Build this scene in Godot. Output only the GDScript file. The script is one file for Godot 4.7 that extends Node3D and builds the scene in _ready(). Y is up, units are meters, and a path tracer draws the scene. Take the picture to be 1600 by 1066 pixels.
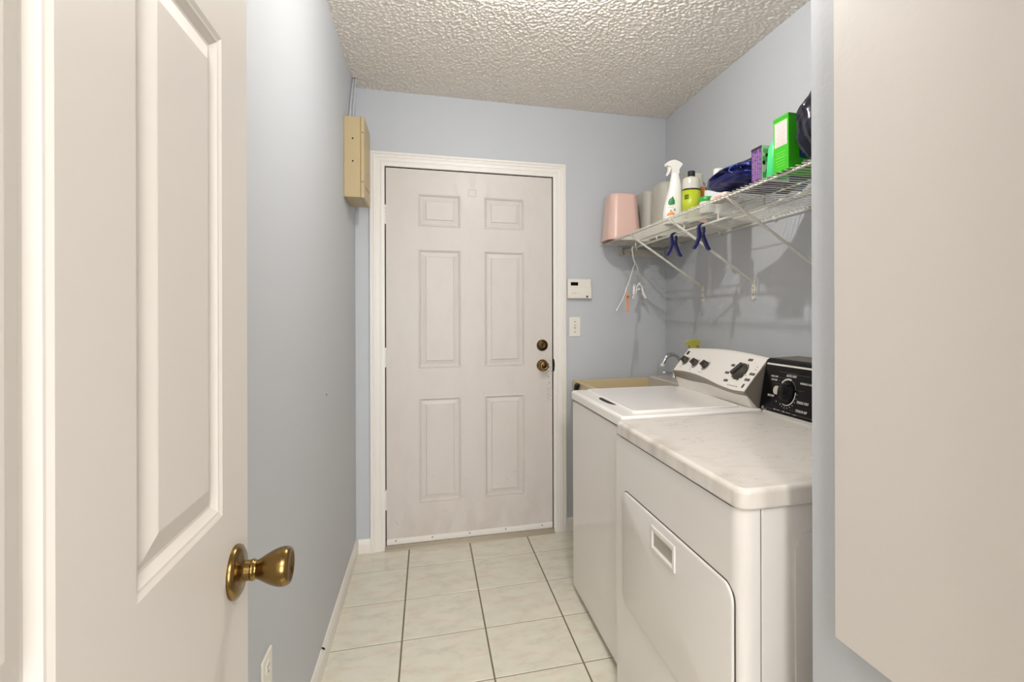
extends Node3D
# A narrow laundry room seen from its doorway. x right, y up, depth into the room along -z. Metres.

const D := 3.119        # back wall
const XL := -0.369      # left wall
const XR := 1.409       # right wall
const CH := 2.462       # ceiling height
const TILE := 0.3193
const TX := -0.1001     # a grout line across x
const TD := 1.9153      # a grout line across depth
const LAMP := Color(1.0, 0.99, 0.975)
const FILL_DAY := Color(0.985, 0.99, 1.0)

# print and fixings too small to pick apart one by one
const TINY := ["dial_marks", "small_print", "printed_text", "label_print", "side_print", "side_marks", "faint_lines", "green_print", "panel_print", "indicator_marks", "slots", "screws"]

var M := {}
var used := {}
var rng := RandomNumberGenerator.new()

# ---------------------------------------------------------------- mesh helpers
func P(x: float, y: float, d: float) -> Vector3:
	return Vector3(x, y, -d)

func sb(smooth := false) -> SurfaceTool:
	var s := SurfaceTool.new()
	s.begin(Mesh.PRIMITIVE_TRIANGLES)
	s.set_smooth_group(0 if smooth else -1)
	return s

func tri(s: SurfaceTool, a: Vector3, b: Vector3, c: Vector3, ua := Vector2.ZERO, ub := Vector2.ZERO, uc := Vector2.ZERO) -> void:
	# a, b, c run counter-clockwise seen from outside
	s.set_uv(ua); s.add_vertex(a)
	s.set_uv(uc); s.add_vertex(c)
	s.set_uv(ub); s.add_vertex(b)

func quad(s: SurfaceTool, a: Vector3, b: Vector3, c: Vector3, d: Vector3, uv: Array = []) -> void:
	if uv.size() == 4:
		tri(s, a, b, c, uv[0], uv[1], uv[2]); tri(s, a, c, d, uv[0], uv[2], uv[3])
	else:
		tri(s, a, b, c); tri(s, a, c, d)

func box(s: SurfaceTool, c: Vector3, size: Vector3, bev := 0.0, xf := Transform3D.IDENTITY) -> void:
	var h := size * 0.5
	var b := minf(bev, minf(h.x, minf(h.y, h.z)) * 0.95)
	s.set_smooth_group(-1)
	var ax := [Vector3(1, 0, 0), Vector3(0, 1, 0), Vector3(0, 0, 1)]
	for i in 3:
		var u: Vector3 = ax[(i + 1) % 3]
		var v: Vector3 = ax[(i + 2) % 3]
		var n: Vector3 = ax[i]
		var hu: float = h[(i + 1) % 3]
		var hv: float = h[(i + 2) % 3]
		var hn: float = h[i]
		for sg in [1.0, -1.0]:
			var o: Vector3 = c + n * hn * sg
			var p := [o - u * (hu - b) - v * (hv - b), o + u * (hu - b) - v * (hv - b), o + u * (hu - b) + v * (hv - b), o - u * (hu - b) + v * (hv - b)]
			if sg > 0: quad(s, xf * p[0], xf * p[1], xf * p[2], xf * p[3])
			else: quad(s, xf * p[3], xf * p[2], xf * p[1], xf * p[0])
		if b > 0.0:
			for su in [1.0, -1.0]:
				for sv in [1.0, -1.0]:
					var e0: Vector3 = c + u * su * hu + v * sv * (hv - b)
					var e1: Vector3 = c + u * su * (hu - b) + v * sv * hv
					var l: Vector3 = n * (hn - b)
					if su * sv > 0: quad(s, xf * (e0 - l), xf * (e1 - l), xf * (e1 + l), xf * (e0 + l))
					else: quad(s, xf * (e0 + l), xf * (e1 + l), xf * (e1 - l), xf * (e0 - l))
	if b > 0.0:
		for sx in [1.0, -1.0]:
			for sy in [1.0, -1.0]:
				for sz in [1.0, -1.0]:
					var k := Vector3(sx * h.x, sy * h.y, sz * h.z)
					var px := c + k - Vector3(0, sy * b, sz * b)
					var py := c + k - Vector3(sx * b, 0, sz * b)
					var pz := c + k - Vector3(sx * b, sy * b, 0)
					if sx * sy * sz > 0: tri(s, xf * px, xf * py, xf * pz)
					else: tri(s, xf * px, xf * pz, xf * py)

func bx(x0: float, x1: float, y0: float, y1: float, d0: float, d1: float, bev := 0.0) -> SurfaceTool:
	var s := sb()
	addb(s, x0, x1, y0, y1, d0, d1, bev)
	return s

func addb(s: SurfaceTool, x0: float, x1: float, y0: float, y1: float, d0: float, d1: float, bev := 0.0) -> void:
	box(s, Vector3((x0 + x1) / 2, (y0 + y1) / 2, -(d0 + d1) / 2), Vector3(absf(x1 - x0), absf(y1 - y0), absf(d1 - d0)), bev)

func prism(s: SurfaceTool, poly: PackedVector2Array, z0: float, z1: float, xf := Transform3D.IDENTITY) -> void:
	s.set_smooth_group(-1)
	var p := poly.duplicate()
	if Geometry2D.is_polygon_clockwise(p): p.reverse()
	var t := Geometry2D.triangulate_polygon(p)
	for i in range(0, t.size(), 3):
		var a := p[t[i]]
		var b := p[t[i + 1]]
		var c := p[t[i + 2]]
		if (b - a).cross(c - a) < 0.0:
			var q := b
			b = c; c = q
		tri(s, xf * Vector3(a.x, a.y, z1), xf * Vector3(b.x, b.y, z1), xf * Vector3(c.x, c.y, z1))
		tri(s, xf * Vector3(a.x, a.y, z0), xf * Vector3(c.x, c.y, z0), xf * Vector3(b.x, b.y, z0))
	for i in p.size():
		var a := p[i]
		var b := p[(i + 1) % p.size()]
		quad(s, xf * Vector3(a.x, a.y, z0), xf * Vector3(b.x, b.y, z0), xf * Vector3(b.x, b.y, z1), xf * Vector3(a.x, a.y, z1))

func rrect(w: float, h: float, r: float, n := 5, cx := 0.0, cy := 0.0) -> PackedVector2Array:
	var o := PackedVector2Array()
	for q in 4:
		var sx := 1.0 if q == 0 or q == 3 else -1.0
		var sy := 1.0 if q < 2 else -1.0
		for k in n + 1:
			var a := PI / 2 * (q + float(k) / n)
			o.append(Vector2(cx + sx * (w / 2 - r) + r * cos(a), cy + sy * (h / 2 - r) + r * sin(a)))
	return o

func loft(s: SurfaceTool, rings: Array, cap0 := true, cap1 := true, uvs := Rect2(), smooth := true) -> void:
	# rings of equal size, each counter-clockwise seen against the loft direction
	s.set_smooth_group(0 if smooth else -1)
	var n: int = rings[0].size()
	var f := func(v: Vector3) -> Vector2:
		return Vector2((v.x - uvs.position.x) / uvs.size.x, (v.z - uvs.position.y) / uvs.size.y) if uvs.size.x > 0 else Vector2.ZERO
	for i in rings.size() - 1:
		for k in n:
			var a: Vector3 = rings[i][k]
			var b: Vector3 = rings[i][(k + 1) % n]
			var c: Vector3 = rings[i + 1][(k + 1) % n]
			var d: Vector3 = rings[i + 1][k]
			quad(s, a, b, c, d, [f.call(a), f.call(b), f.call(c), f.call(d)])
	for e in 2:
		if (e == 0 and not cap0) or (e == 1 and not cap1): continue
		var r: PackedVector3Array = rings[0] if e == 0 else rings[-1]
		var m := Vector3.ZERO
		for v in r: m += v
		m /= n
		for k in n:
			var a := r[k]
			var b := r[(k + 1) % n]
			if e == 1: tri(s, m, a, b, f.call(m), f.call(a), f.call(b))
			else: tri(s, m, b, a, f.call(m), f.call(b), f.call(a))

func ring_xz(poly: PackedVector2Array, y: float, cx := 0.0, cz := 0.0, xf := Transform3D.IDENTITY) -> PackedVector3Array:
	var o := PackedVector3Array()
	for p in poly: o.append(xf * Vector3(cx + p.x, y, cz - p.y))
	return o

func lathe(s: SurfaceTool, prof: Array, n: int, xf := Transform3D.IDENTITY) -> void:
	# profile of Vector2(radius, y), bottom to top, around local y; a repeated point makes a hard edge
	for i in prof.size() - 1:
		var p: Vector2 = prof[i]
		var q: Vector2 = prof[i + 1]
		if p.is_equal_approx(q): continue
		s.set_smooth_group(lathe_group(prof, i))
		for k in n:
			var a := TAU * k / n
			var b := TAU * (k + 1) / n
			var A := xf * Vector3(p.x * cos(a), p.y, -p.x * sin(a))
			var B := xf * Vector3(p.x * cos(b), p.y, -p.x * sin(b))
			var C := xf * Vector3(q.x * cos(b), q.y, -q.x * sin(b))
			var E := xf * Vector3(q.x * cos(a), q.y, -q.x * sin(a))
			if p.x < 1e-6: tri(s, A, C, E)
			elif q.x < 1e-6: tri(s, A, B, C)
			else: quad(s, A, B, C, E)

func lathe_group(prof: Array, i: int) -> int:
	var g := 1
	for k in i:
		var a: Vector2 = prof[k]
		if a.is_equal_approx(prof[k + 1]): g += 1
	return g

func tube(s: SurfaceTool, pts: Array, r: float, n := 8, caps := true) -> void:
	var rings := []
	var up := Vector3.UP
	for i in pts.size():
		var t: Vector3 = (pts[mini(i + 1, pts.size() - 1)] - pts[maxi(i - 1, 0)]).normalized()
		if i == 0: up = Vector3.UP if absf(t.y) < 0.9 else Vector3.RIGHT
		var x := up.cross(t).normalized()
		up = t.cross(x).normalized()
		var rg := PackedVector3Array()
		for k in n: rg.append(pts[i] + (x * cos(TAU * k / n) + up * sin(TAU * k / n)) * r)
		rings.append(rg)
	loft(s, rings, caps, caps)

func curve(pts: Array, sub := 6) -> Array:
	var o := []
	for i in pts.size() - 1:
		var p0: Vector3 = pts[maxi(i - 1, 0)]
		var p1: Vector3 = pts[i]
		var p2: Vector3 = pts[i + 1]
		var p3: Vector3 = pts[mini(i + 2, pts.size() - 1)]
		for k in sub: o.append(p1.cubic_interpolate(p2, p0, p3, float(k) / sub))
	o.append(pts[-1])
	return o

func disc_axis(o: Vector3, axis: Vector3) -> Transform3D:
	# a frame whose local y runs along axis
	var y := axis.normalized()
	var x := (Vector3.UP if absf(y.y) < 0.9 else Vector3.RIGHT).cross(y).normalized()
	return Transform3D(Basis(x, y, x.cross(y)), o)

# ---------------------------------------------------------------- object helpers
func numbered(called: String) -> String:
	var k: int = used.get(called, -1) + 1
	used[called] = k
	return called if k == 0 else "%s_%03d" % [called, k]

func tag(o: Node, label: String, category: String, group := "", kind := "") -> void:
	o.set_meta("label", label); o.set_meta("category", category)
	if group: o.set_meta("group", group)
	if kind: o.set_meta("kind", kind)

func thing(called: String, label: String, category: String, at := Vector3.ZERO, group := "", kind := "") -> Node3D:
	var o := Node3D.new()
	o.name = numbered(called)
	add_child(o)
	o.position = at
	tag(o, label, category, group, kind)
	return o

func obj(called: String, s, m: Material, parent: Node, label := "") -> MeshInstance3D:
	# s is drawn in room coordinates unless its parent is turned; the offset puts it back there
	var mi := MeshInstance3D.new()
	mi.name = called
	if s is SurfaceTool:
		s.generate_normals()
		mi.mesh = s.commit()
	else: mi.mesh = s
	mi.material_override = m
	mi.cast_shadow = GeometryInstance3D.SHADOW_CASTING_SETTING_ON
	parent.add_child(mi, true)
	if parent != self and not parent.has_meta("local"): mi.position = -base_of(parent)
	if label: mi.set_meta("label", label)
	if called in TINY: mi.set_meta("kind", "stuff")
	return mi

func base_of(n: Node) -> Vector3:
	if n.get_parent() == self: return n.position
	return Vector3.ZERO   # a sub-part's parent already sits at the room's origin

func mat(c: Color, rough := 0.6, metal := 0.0) -> StandardMaterial3D:
	var m := StandardMaterial3D.new()
	m.albedo_color = c
	m.roughness = rough
	m.metallic = metal
	return m

func c8(r: float, g: float, b: float) -> Color:
	return Color(r / 255.0, g / 255.0, b / 255.0)

func bumpy(m: StandardMaterial3D, freq: float, strength: float, seed_ := 1, scale := 1.0) -> StandardMaterial3D:
	var n := FastNoiseLite.new()
	n.seed = seed_; n.frequency = freq; n.fractal_octaves = 3
	var t := NoiseTexture2D.new()
	t.width = 512; t.height = 512; t.seamless = true; t.as_normal_map = true; t.bump_strength = 4.0; t.noise = n
	m.normal_enabled = true
	m.normal_texture = t
	m.normal_scale = strength
	m.uv1_triplanar = true
	m.uv1_world_triplanar = true
	m.uv1_scale = Vector3.ONE * scale
	return m

func text(called: String, str_: String, xf: Transform3D, height: float, m: Material, parent: Node, bold := false) -> void:
	var t := TextMesh.new()
	var f := SystemFont.new()
	f.font_names = PackedStringArray(["Droid Sans"])
	if bold: f.font_weight = 700
	t.font = f
	t.text = str_; t.font_size = 32; t.pixel_size = height / 24.0; t.depth = 0.0006
	var mi := MeshInstance3D.new()
	mi.name = called
	mi.mesh = t
	mi.material_override = m
	parent.add_child(mi, true)
	mi.transform = Transform3D(xf.basis, xf.origin - base_of(parent))

# ---------------------------------------------------------------- scene
func _ready() -> void:
	rng.seed = 7
	make_camera_and_light()
	make_materials()
	make_room()
	make_hall()
	make_back_door()
	make_near_door()
	make_wall_panel()
	make_breaker_panel()
	make_wall_fittings()
	make_sink()
	make_washer()
	make_dryer()
	make_shelf()
	make_hanging_things()
	make_shelf_goods()

func make_camera_and_light() -> void:
	var cam := Camera3D.new()
	cam.name = "camera"
	add_child(cam)
	# focal length 859.5 px in a 1600 x 1066 frame, principal point at (910.7, 491.6)
	var f := 859.457
	var near := 0.05
	cam.projection = Camera3D.PROJECTION_FRUSTUM
	cam.set_frustum(near * 1066.0 / f, Vector2((800.0 - 910.726) / f, (491.636 - 533.0) / f) * near, near, 60.0)
	cam.position = Vector3(0, 1.258, 0)
	cam.rotation = Vector3(0, -0.2743, -0.0026)
	cam.current = true

	var e := Environment.new()
	e.background_mode = Environment.BG_COLOR
	e.background_color = Color(0.01, 0.01, 0.012)
	e.tonemap_mode = Environment.TONE_MAPPER_LINEAR
	e.tonemap_exposure = 1.0
	e.sdfgi_enabled = true
	e.ssao_enabled = true
	e.ssil_enabled = true
	var we := WorldEnvironment.new()
	we.name = "environment"
	we.environment = e
	add_child(we)

	ceiling_light(Vector3(0.37, CH, -1.57), 0.80, 0.018, LAMP, "frosted glass ceiling light above the middle of the laundry room")
	ceiling_light(Vector3(0.15, CH, 0.95), 2.3, 0.2, LAMP, "added frosted glass ceiling light, unseen in the hall, as fill through the doorway")  # added lamp, never in view, to fill the room through the doorway
	hall_fill_window(6.2)

func ceiling_light(at: Vector3, energy: float, size: float, col: Color, label: String) -> void:
	var w := 2.0 if size > 0.1 else 1.0
	var t := thing("ceiling_light", label, "ceiling light", at)
	var metal := mat(c8(225, 220, 210), 0.4)
	var glass := mat(Color(0.95, 0.94, 0.9), 0.35)
	glass.emission_enabled = true
	glass.emission = col
	glass.emission_energy_multiplier = 0.9
	var s := sb(true)
	lathe(s, [Vector2(0, -0.014), Vector2(0.11 * w, -0.014), Vector2(0.11 * w, -0.014), Vector2(0.12 * w, -0.008), Vector2(0.12 * w, 0.0), Vector2(0.12 * w, 0.0), Vector2(0, 0.0)], 40, Transform3D(Basis(), at))
	obj("base_plate", s, metal, t)
	s = sb(true)
	var pr := []
	for k in 11: pr.append(Vector2(0.10 * w * sin(PI / 2 * k / 10.0), -0.014 - 0.05 * cos(PI / 2 * k / 10.0)))
	lathe(s, pr, 40, Transform3D(Basis(), at))
	obj("glass_dome", s, glass, t)
	var l := OmniLight3D.new()
	l.name = "lamp"
	l.position = Vector3(0, -0.068 - size, 0)
	l.light_energy = energy
	l.light_color = col
	l.light_size = size
	l.omni_range = 12.0
	l.omni_attenuation = 2.0
	l.shadow_enabled = true
	t.add_child(l)

func hall_fill_window(energy: float) -> void:
	# fill light: an added, unseen window at the hall's end, behind the camera
	var t := thing("window_1", "added white framed window, unseen at the end of the hall, for soft fill light", "window", Vector3(0.15, 0.55, 2.2), "", "structure")
	var pane := mat(Color(0.9, 0.92, 0.95), 0.3)
	pane.emission_enabled = true
	pane.emission = FILL_DAY
	pane.emission_energy_multiplier = 0.8
	obj("pane", bx(-0.55, 0.85, 0.55, 1.95, -2.199, -2.195), pane, t)
	var s := sb()
	for q in [[-0.62, -0.55, 0.48, 2.02], [0.85, 0.92, 0.48, 2.02], [-0.55, 0.85, 0.48, 0.55], [-0.55, 0.85, 1.95, 2.02], [0.135, 0.165, 0.55, 1.95], [-0.55, 0.85, 1.235, 1.265]]: addb(s, q[0], q[1], q[2], q[3], -2.199, -2.17, 0.003)
	obj("frame", s, mat(c8(226, 220, 211), 0.4), t)
	var l := AreaLight3D.new()
	l.name = "window_fill"
	l.area_size = Vector2(1.4, 1.4)
	l.position = Vector3(0.15, 1.25, 2.165) - t.position
	l.light_energy = energy
	l.light_color = FILL_DAY
	l.area_range = 12.0
	l.shadow_enabled = true
	t.add_child(l)

func make_materials() -> void:
	M.wall = bumpy(mat(c8(193, 196, 200), 0.55), 0.05, 0.06, 3, 2.2)
	M.ceiling = mat(c8(238, 231, 222), 0.95)
	M.trim = mat(c8(234, 229, 222), 0.38)
	M.panel = bumpy(mat(c8(217, 210, 203), 0.5), 0.03, 0.06, 8, 2.0)
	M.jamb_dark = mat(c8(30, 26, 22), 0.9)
	M.enamel = mat(c8(232, 226, 220), 0.28)
	M.enamel.clearcoat_enabled = true
	M.enamel.clearcoat = 0.5
	M.enamel.clearcoat_roughness = 0.08
	M.enamel_lit_top = M.enamel.duplicate()
	M.enamel_lit_top.albedo_color = c8(246, 242, 237)  # brighter enamel copy: stronger light on the washer top put into colour
	M.brass = mat(c8(132, 107, 64), 0.23, 1.0)
	M.brass_dark = mat(c8(84, 66, 38), 0.34, 1.0)
	M.black = mat(c8(14, 14, 16), 0.35)
	M.black_gloss = mat(c8(6, 6, 8), 0.2)
	M.black_gloss.metallic_specular = 0.3
	M.white = mat(c8(236, 233, 226), 0.4)
	M.wire = mat(c8(228, 225, 214), 0.35)
	M.plate = mat(c8(232, 227, 216), 0.4)
	M.screw = mat(c8(120, 112, 100), 0.4, 0.6)
	M.grey_console = mat(c8(146, 138, 128), 0.42, 0.25)
	M.knob_grey = mat(c8(66, 62, 56), 0.45)
	M.chrome = mat(c8(215, 215, 215), 0.1, 1.0)
	M.tan_metal = bumpy(mat(c8(182, 163, 124), 0.42), 0.02, 0.1, 5, 3.0)
	M.grout = mat(c8(120, 108, 86), 0.9)
	M.dark_print = mat(c8(44, 41, 38), 0.5)
	M.grey_print = mat(c8(150, 145, 138), 0.5)
	M.white_print = mat(c8(206, 206, 202), 0.5)
	M.navy = mat(c8(22, 26, 92), 0.35)
	M.tiles = []
	for k in 4: M.tiles.append(tile_material(k))
	M.dryer_top = dryer_top_material()
	M.door = door_material()

func tile_material(k: int) -> StandardMaterial3D:
	var n := FastNoiseLite.new()
	n.seed = 40 + k; n.frequency = 0.006; n.fractal_octaves = 4
	n.domain_warp_enabled = true; n.domain_warp_amplitude = 40.0; n.domain_warp_frequency = 0.008
	var n2 := FastNoiseLite.new()
	n2.seed = 90 + k; n2.frequency = 0.009; n2.fractal_octaves = 3
	var size := 256
	var im := Image.create(size, size, false, Image.FORMAT_RGB8)
	var base := Color(0.885, 0.868, 0.805)
	for y in size:
		for x in size:
			var u := x * 0.8 + y * 0.35
			var v := (y - x * 0.35) * 1.5
			var a := n.get_noise_2d(u, v)
			var vein := pow(clampf(1.0 - absf(a) * 5.0, 0, 1), 3.0)
			var b := n2.get_noise_2d(x + 300.0, y * 1.6)
			var c := base
			c = c.lerp(Color(0.825, 0.815, 0.74), clampf(0.45 + b * 1.2, 0, 1) * 0.35)
			c = c.lerp(Color(0.74, 0.745, 0.685), vein * clampf(0.5 + b * 1.5, 0, 1) * 0.33)
			var pk := n2.get_noise_2d(x * 0.9 - 500.0, y * 1.9 + 200.0)
			c = c.lerp(Color(0.86, 0.755, 0.68), clampf(pk * 2.0 - 0.25, 0, 1) * 0.38)
			im.set_pixel(x, y, c)
	im.generate_mipmaps()
	var m := mat(Color.WHITE, 0.22)
	m.albedo_texture = ImageTexture.create_from_image(im)
	return m

func scuff(im: Image, x: float, y: float, l: float, ang: float, col: Color, a: float, w := 1.0) -> void:
	var st := int(l)
	for i in st:
		var t := float(i) / maxf(1.0, st)
		var px := int(x + cos(ang) * i)
		var py := int(y + sin(ang) * i + sin(t * 5.0) * l * 0.03)
		for q in int(ceil(w)):
			var yy := py + q
			if px < 0 or yy < 0 or px >= im.get_width() or yy >= im.get_height(): continue
			if rng.randf() < 0.25: continue
			var o := im.get_pixel(px, yy)
			im.set_pixel(px, yy, o.lerp(col, a * sin(PI * t) ))

func dryer_top_material() -> StandardMaterial3D:
	# x across the machine's depth, y along its width; scuffs, scratches and a little dirt on worn enamel
	var im := Image.create(768, 768, false, Image.FORMAT_RGB8)
	var n := FastNoiseLite.new()
	n.seed = 5; n.frequency = 0.012; n.fractal_octaves = 5
	var n2 := FastNoiseLite.new()
	n2.seed = 6; n2.frequency = 0.05; n2.fractal_octaves = 3
	var b := c8(228, 221, 213)
	for y in 768:
		for x in 768:
			var k := clampf(n.get_noise_2d(x, y * 2.0) * 1.6 - 0.15, 0, 1)
			var c := b.lerp(c8(200, 190, 178), k * 0.3)
			var e := minf(minf(x, 767 - x), minf(y, 767 - y)) / 768.0
			var g := clampf(n.get_noise_2d(x * 0.6, y * 0.6) * 1.5 + 0.3, 0, 1) * clampf(1.0 - e / 0.09, 0, 1)
			if e < 0.03: c = b
			im.set_pixel(x, y, c.lerp(c8(168, 156, 140), g * 0.5))
	for i in 90:
		scuff(im, rng.randf_range(40, 700), rng.randf_range(40, 700), rng.randf_range(6, 46), rng.randf_range(-0.5, 0.9) + (PI / 2 if rng.randf() < 0.4 else 0.0), c8(150, 138, 124), rng.randf_range(0.15, 0.6), rng.randf_range(1, 2.6))
	for i in 26:
		scuff(im, rng.randf_range(40, 720), rng.randf_range(40, 720), rng.randf_range(3, 9), rng.randf() * 3.0, c8(96, 84, 72), rng.randf_range(0.4, 0.9), 2.0)
	for q in [[150, 130, 70, 34], [120, 330, 60, 26], [420, 250, 110, 30], [560, 520, 90, 30], [300, 620, 90, 24], [610, 150, 60, 26]]:
		for i in int(q[3]):
			scuff(im, q[0] + rng.randfn(0, 0.5) * q[2], q[1] + rng.randfn(0, 0.5) * q[2], rng.randf_range(4, 26), rng.randf_range(-0.3, 0.9), c8(140, 132, 124), rng.randf_range(0.35, 0.85), rng.randf_range(1, 3.5))
	im.generate_mipmaps()
	var m := mat(Color.WHITE, 0.34)
	m.albedo_texture = ImageTexture.create_from_image(im)
	m.clearcoat_enabled = true
	m.clearcoat = 0.3
	return m

func door_material() -> StandardMaterial3D:
	# repainted steel door: a filled patch near the top, soil near the bottom and round the lock edge
	var w := 512
	var h := 1024
	var im := Image.create(w, h, false, Image.FORMAT_RGB8)
	var n := FastNoiseLite.new()
	n.seed = 12; n.frequency = 0.008; n.fractal_octaves = 4
	var b := c8(209, 201, 194)
	for y in h:
		for x in w:
			var k := n.get_noise_2d(x * 2.0, y)
			var c := b.lerp(c8(196, 187, 179), clampf(k * 1.2, 0, 1) * 0.22)
			var low := clampf((float(y) / h - 0.86) / 0.14, 0, 1)
			c = c.lerp(c8(184, 174, 162), low * clampf(0.5 + k * 1.5, 0, 1) * 0.35)
			# filled patch (a removed knocker), u 0.5, v 0.05
			var du := (x - w * 0.5) / (w * 0.13)
			var dv := (y - h * 0.055) / (h * 0.042)
			var r := sqrt(du * du + dv * dv) + k * 0.9
			c = c.lerp(c8(223, 217, 211), clampf(1.3 - r, 0, 1) * 0.22)
			c = c.lerp(c8(192, 184, 174), clampf(1.0 - absf(r - 0.95) * 3.0, 0, 1) * clampf(k * 3.0, 0, 1) * 0.3)
			var r2 := maxf(absf(x - w * 0.5) / (w * 0.022), absf(y - h * 0.055) / (h * 0.0095)) + k * 0.2
			c = c.lerp(c8(178, 168, 156), clampf(1.0 - absf(r2 - 1.0) * 4.0, 0, 1) * 0.5)
			im.set_pixel(x, y, c)
	for i in 30:
		scuff(im, rng.randf() * w, h * rng.randf_range(0.82, 0.97), rng.randf_range(3, 20), rng.randf() * 3.0, c8(150, 140, 128), rng.randf_range(0.15, 0.5), 1.6)
	for i in 40:
		scuff(im, w * rng.randf_range(0.965, 0.99), h * rng.randf_range(0.52, 0.64), rng.randf_range(2, 8), rng.randf() * 3.0, c8(70, 60, 52), rng.randf_range(0.3, 0.8), 2.0)
	im.generate_mipmaps()
	var m := mat(Color.WHITE, 0.42)
	m.albedo_texture = ImageTexture.create_from_image(im)
	return m

# ---------------------------------------------------------------- the room
func make_room() -> void:
	# floor: grout bed, with every tile a piece of its own
	var fl := thing("floor", "glossy cream marbled ceramic tile floor with dark grout lines", "floor", Vector3(0.5, 0, -1.5), "", "structure")
	obj("grout", bx(XL - 0.12, XR + 0.12, -0.12, -0.0018, -2.2, D + 0.12), M.grout, fl)
	var g := 0.0028
	var shared := {}
	for i in range(-1, 5):
		for j in range(-6, 4):
			var x0 := maxf(TX + i * TILE + g, XL)
			var x1 := minf(TX + (i + 1) * TILE - g, XR)
			var d0 := TD + j * TILE + g
			var d1 := minf(TD + (j + 1) * TILE - g, D)
			if x1 - x0 < 0.02 or d1 - d0 < 0.02: continue
			var key := "%.3f %.3f" % [x1 - x0, d1 - d0]
			if not shared.has(key): shared[key] = tile_mesh(x1 - x0, d1 - d0)
			var t := obj("tile", shared[key], M.tiles[(i * 7 + j * 3 + 21) % 4], fl)
			t.position = P((x0 + x1) / 2, 0, (d0 + d1) / 2) - fl.position

	# ceiling: sprayed popcorn relief over the part in view, plain board beyond
	var ce := thing("ceiling", "white sprayed popcorn texture ceiling", "ceiling", Vector3(0.5, CH, -1.5), "", "structure")
	obj("board", bx(XL - 0.12, XR + 0.12, CH + 0.004, CH + 0.12, -2.2, D + 0.12), M.ceiling, ce)
	obj("texture_coat", popcorn(XL, XR, 0.852, D, 0.004), M.ceiling, ce)

	var wl := thing("wall_left", "pale blue grey painted wall on the left behind the open door", "wall", Vector3(XL, 0, -1.5), "", "structure")
	obj("surface", bx(XL - 0.12, XL, 0, CH + 0.005, 0.1, D + 0.12), M.wall, wl)
	var s := sb(true)
	lathe(s, [Vector2(0, 0.001), Vector2(0.004, 0.001), Vector2(0.005, 0)], 10, disc_axis(P(XL, 0.9586, 2.254), Vector3.RIGHT))
	obj("nail_hole", s, M.jamb_dark, wl)

	var wb := thing("wall_back", "pale blue grey wall around the white six panel door", "wall", Vector3(0.5, 0, -D), "", "structure")
	s = sb()
	addb(s, XL, -0.2226, 0, CH + 0.005, D, D + 0.12)
	addb(s, 0.6993, XR, 0, CH + 0.005, D, D + 0.12)
	addb(s, -0.2226, 0.6993, 2.0555, CH + 0.005, D, D + 0.12)
	obj("surface", s, M.wall, wb)

	var wr := thing("wall_right", "pale blue grey wall behind the wire shelf and machines", "wall", Vector3(XR, 0, -2), "", "structure")
	obj("surface", bx(XR, XR + 0.12, 0, CH + 0.005, 0.1, D + 0.12), M.wall, wr)

	var wa := thing("wall_near", "pale blue grey wall end in the right foreground under the blank panel", "wall", Vector3(0.67, 0, -0.5), "", "structure")
	obj("surface", bx(0.67, XR, 0, CH + 0.005, 0.1, 0.852, 0.004), M.wall, wa)

	var wf := thing("wall_front", "pale blue grey wall with the doorway the camera looks through", "wall", Vector3(0.5, 0, 0), "", "structure")
	s = sb()
	addb(s, -1.6, -0.30, 0, CH + 0.005, -0.02, 0.1)
	addb(s, 0.47, 1.9, 0, CH + 0.005, -0.02, 0.1)
	addb(s, -0.30, 0.47, 2.06, CH + 0.005, -0.02, 0.1)
	obj("surface", s, M.wall, wf)

	baseboard("baseboard_left", "white baseboard along the foot of the left wall", Vector3(XL, 0, -0.12), Vector3(XL, 0, -D), Vector3.RIGHT)
	var nick := sb(true)
	lathe(nick, [Vector2(0, 0.0012), Vector2(0.006, 0.001), Vector2(0.0075, 0)], 10, disc_axis(P(XL + 0.0065, 0.070, 2.138), Vector3(0.6, 1, 0)))
	obj("nick", nick, M.jamb_dark, get_node("baseboard_left"))
	baseboard("baseboard_back", "short white baseboard between the left corner and the door casing", Vector3(XL + 0.012, 0, -D), Vector3(-0.2966, 0, -D), Vector3.BACK)
	baseboard("baseboard_back_right", "white baseboard to the right of the door casing by the washer", Vector3(0.7745, 0, -D), Vector3(XR, 0, -D), Vector3.BACK)

func baseboard(called: String, label: String, a: Vector3, b: Vector3, out: Vector3) -> void:
	var prof := PackedVector2Array([Vector2(0, 0), Vector2(0.0125, 0), Vector2(0.0125, 0.048), Vector2(0.011, 0.052), Vector2(0.0105, 0.058), Vector2(0.007, 0.066), Vector2(0.005, 0.072), Vector2(0, 0.072)])
	var along := (b - a).normalized()
	var xf := Transform3D(Basis(out, Vector3.UP, along), a)
	if xf.basis.determinant() < 0:
		xf = Transform3D(Basis(out, Vector3.UP, -along), b)
	var s := sb()
	prism(s, prof, 0, a.distance_to(b), xf)
	var o := obj(called, s, M.trim, self)
	tag(o, label, "baseboard", "", "structure")
	used[called] = 0

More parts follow.
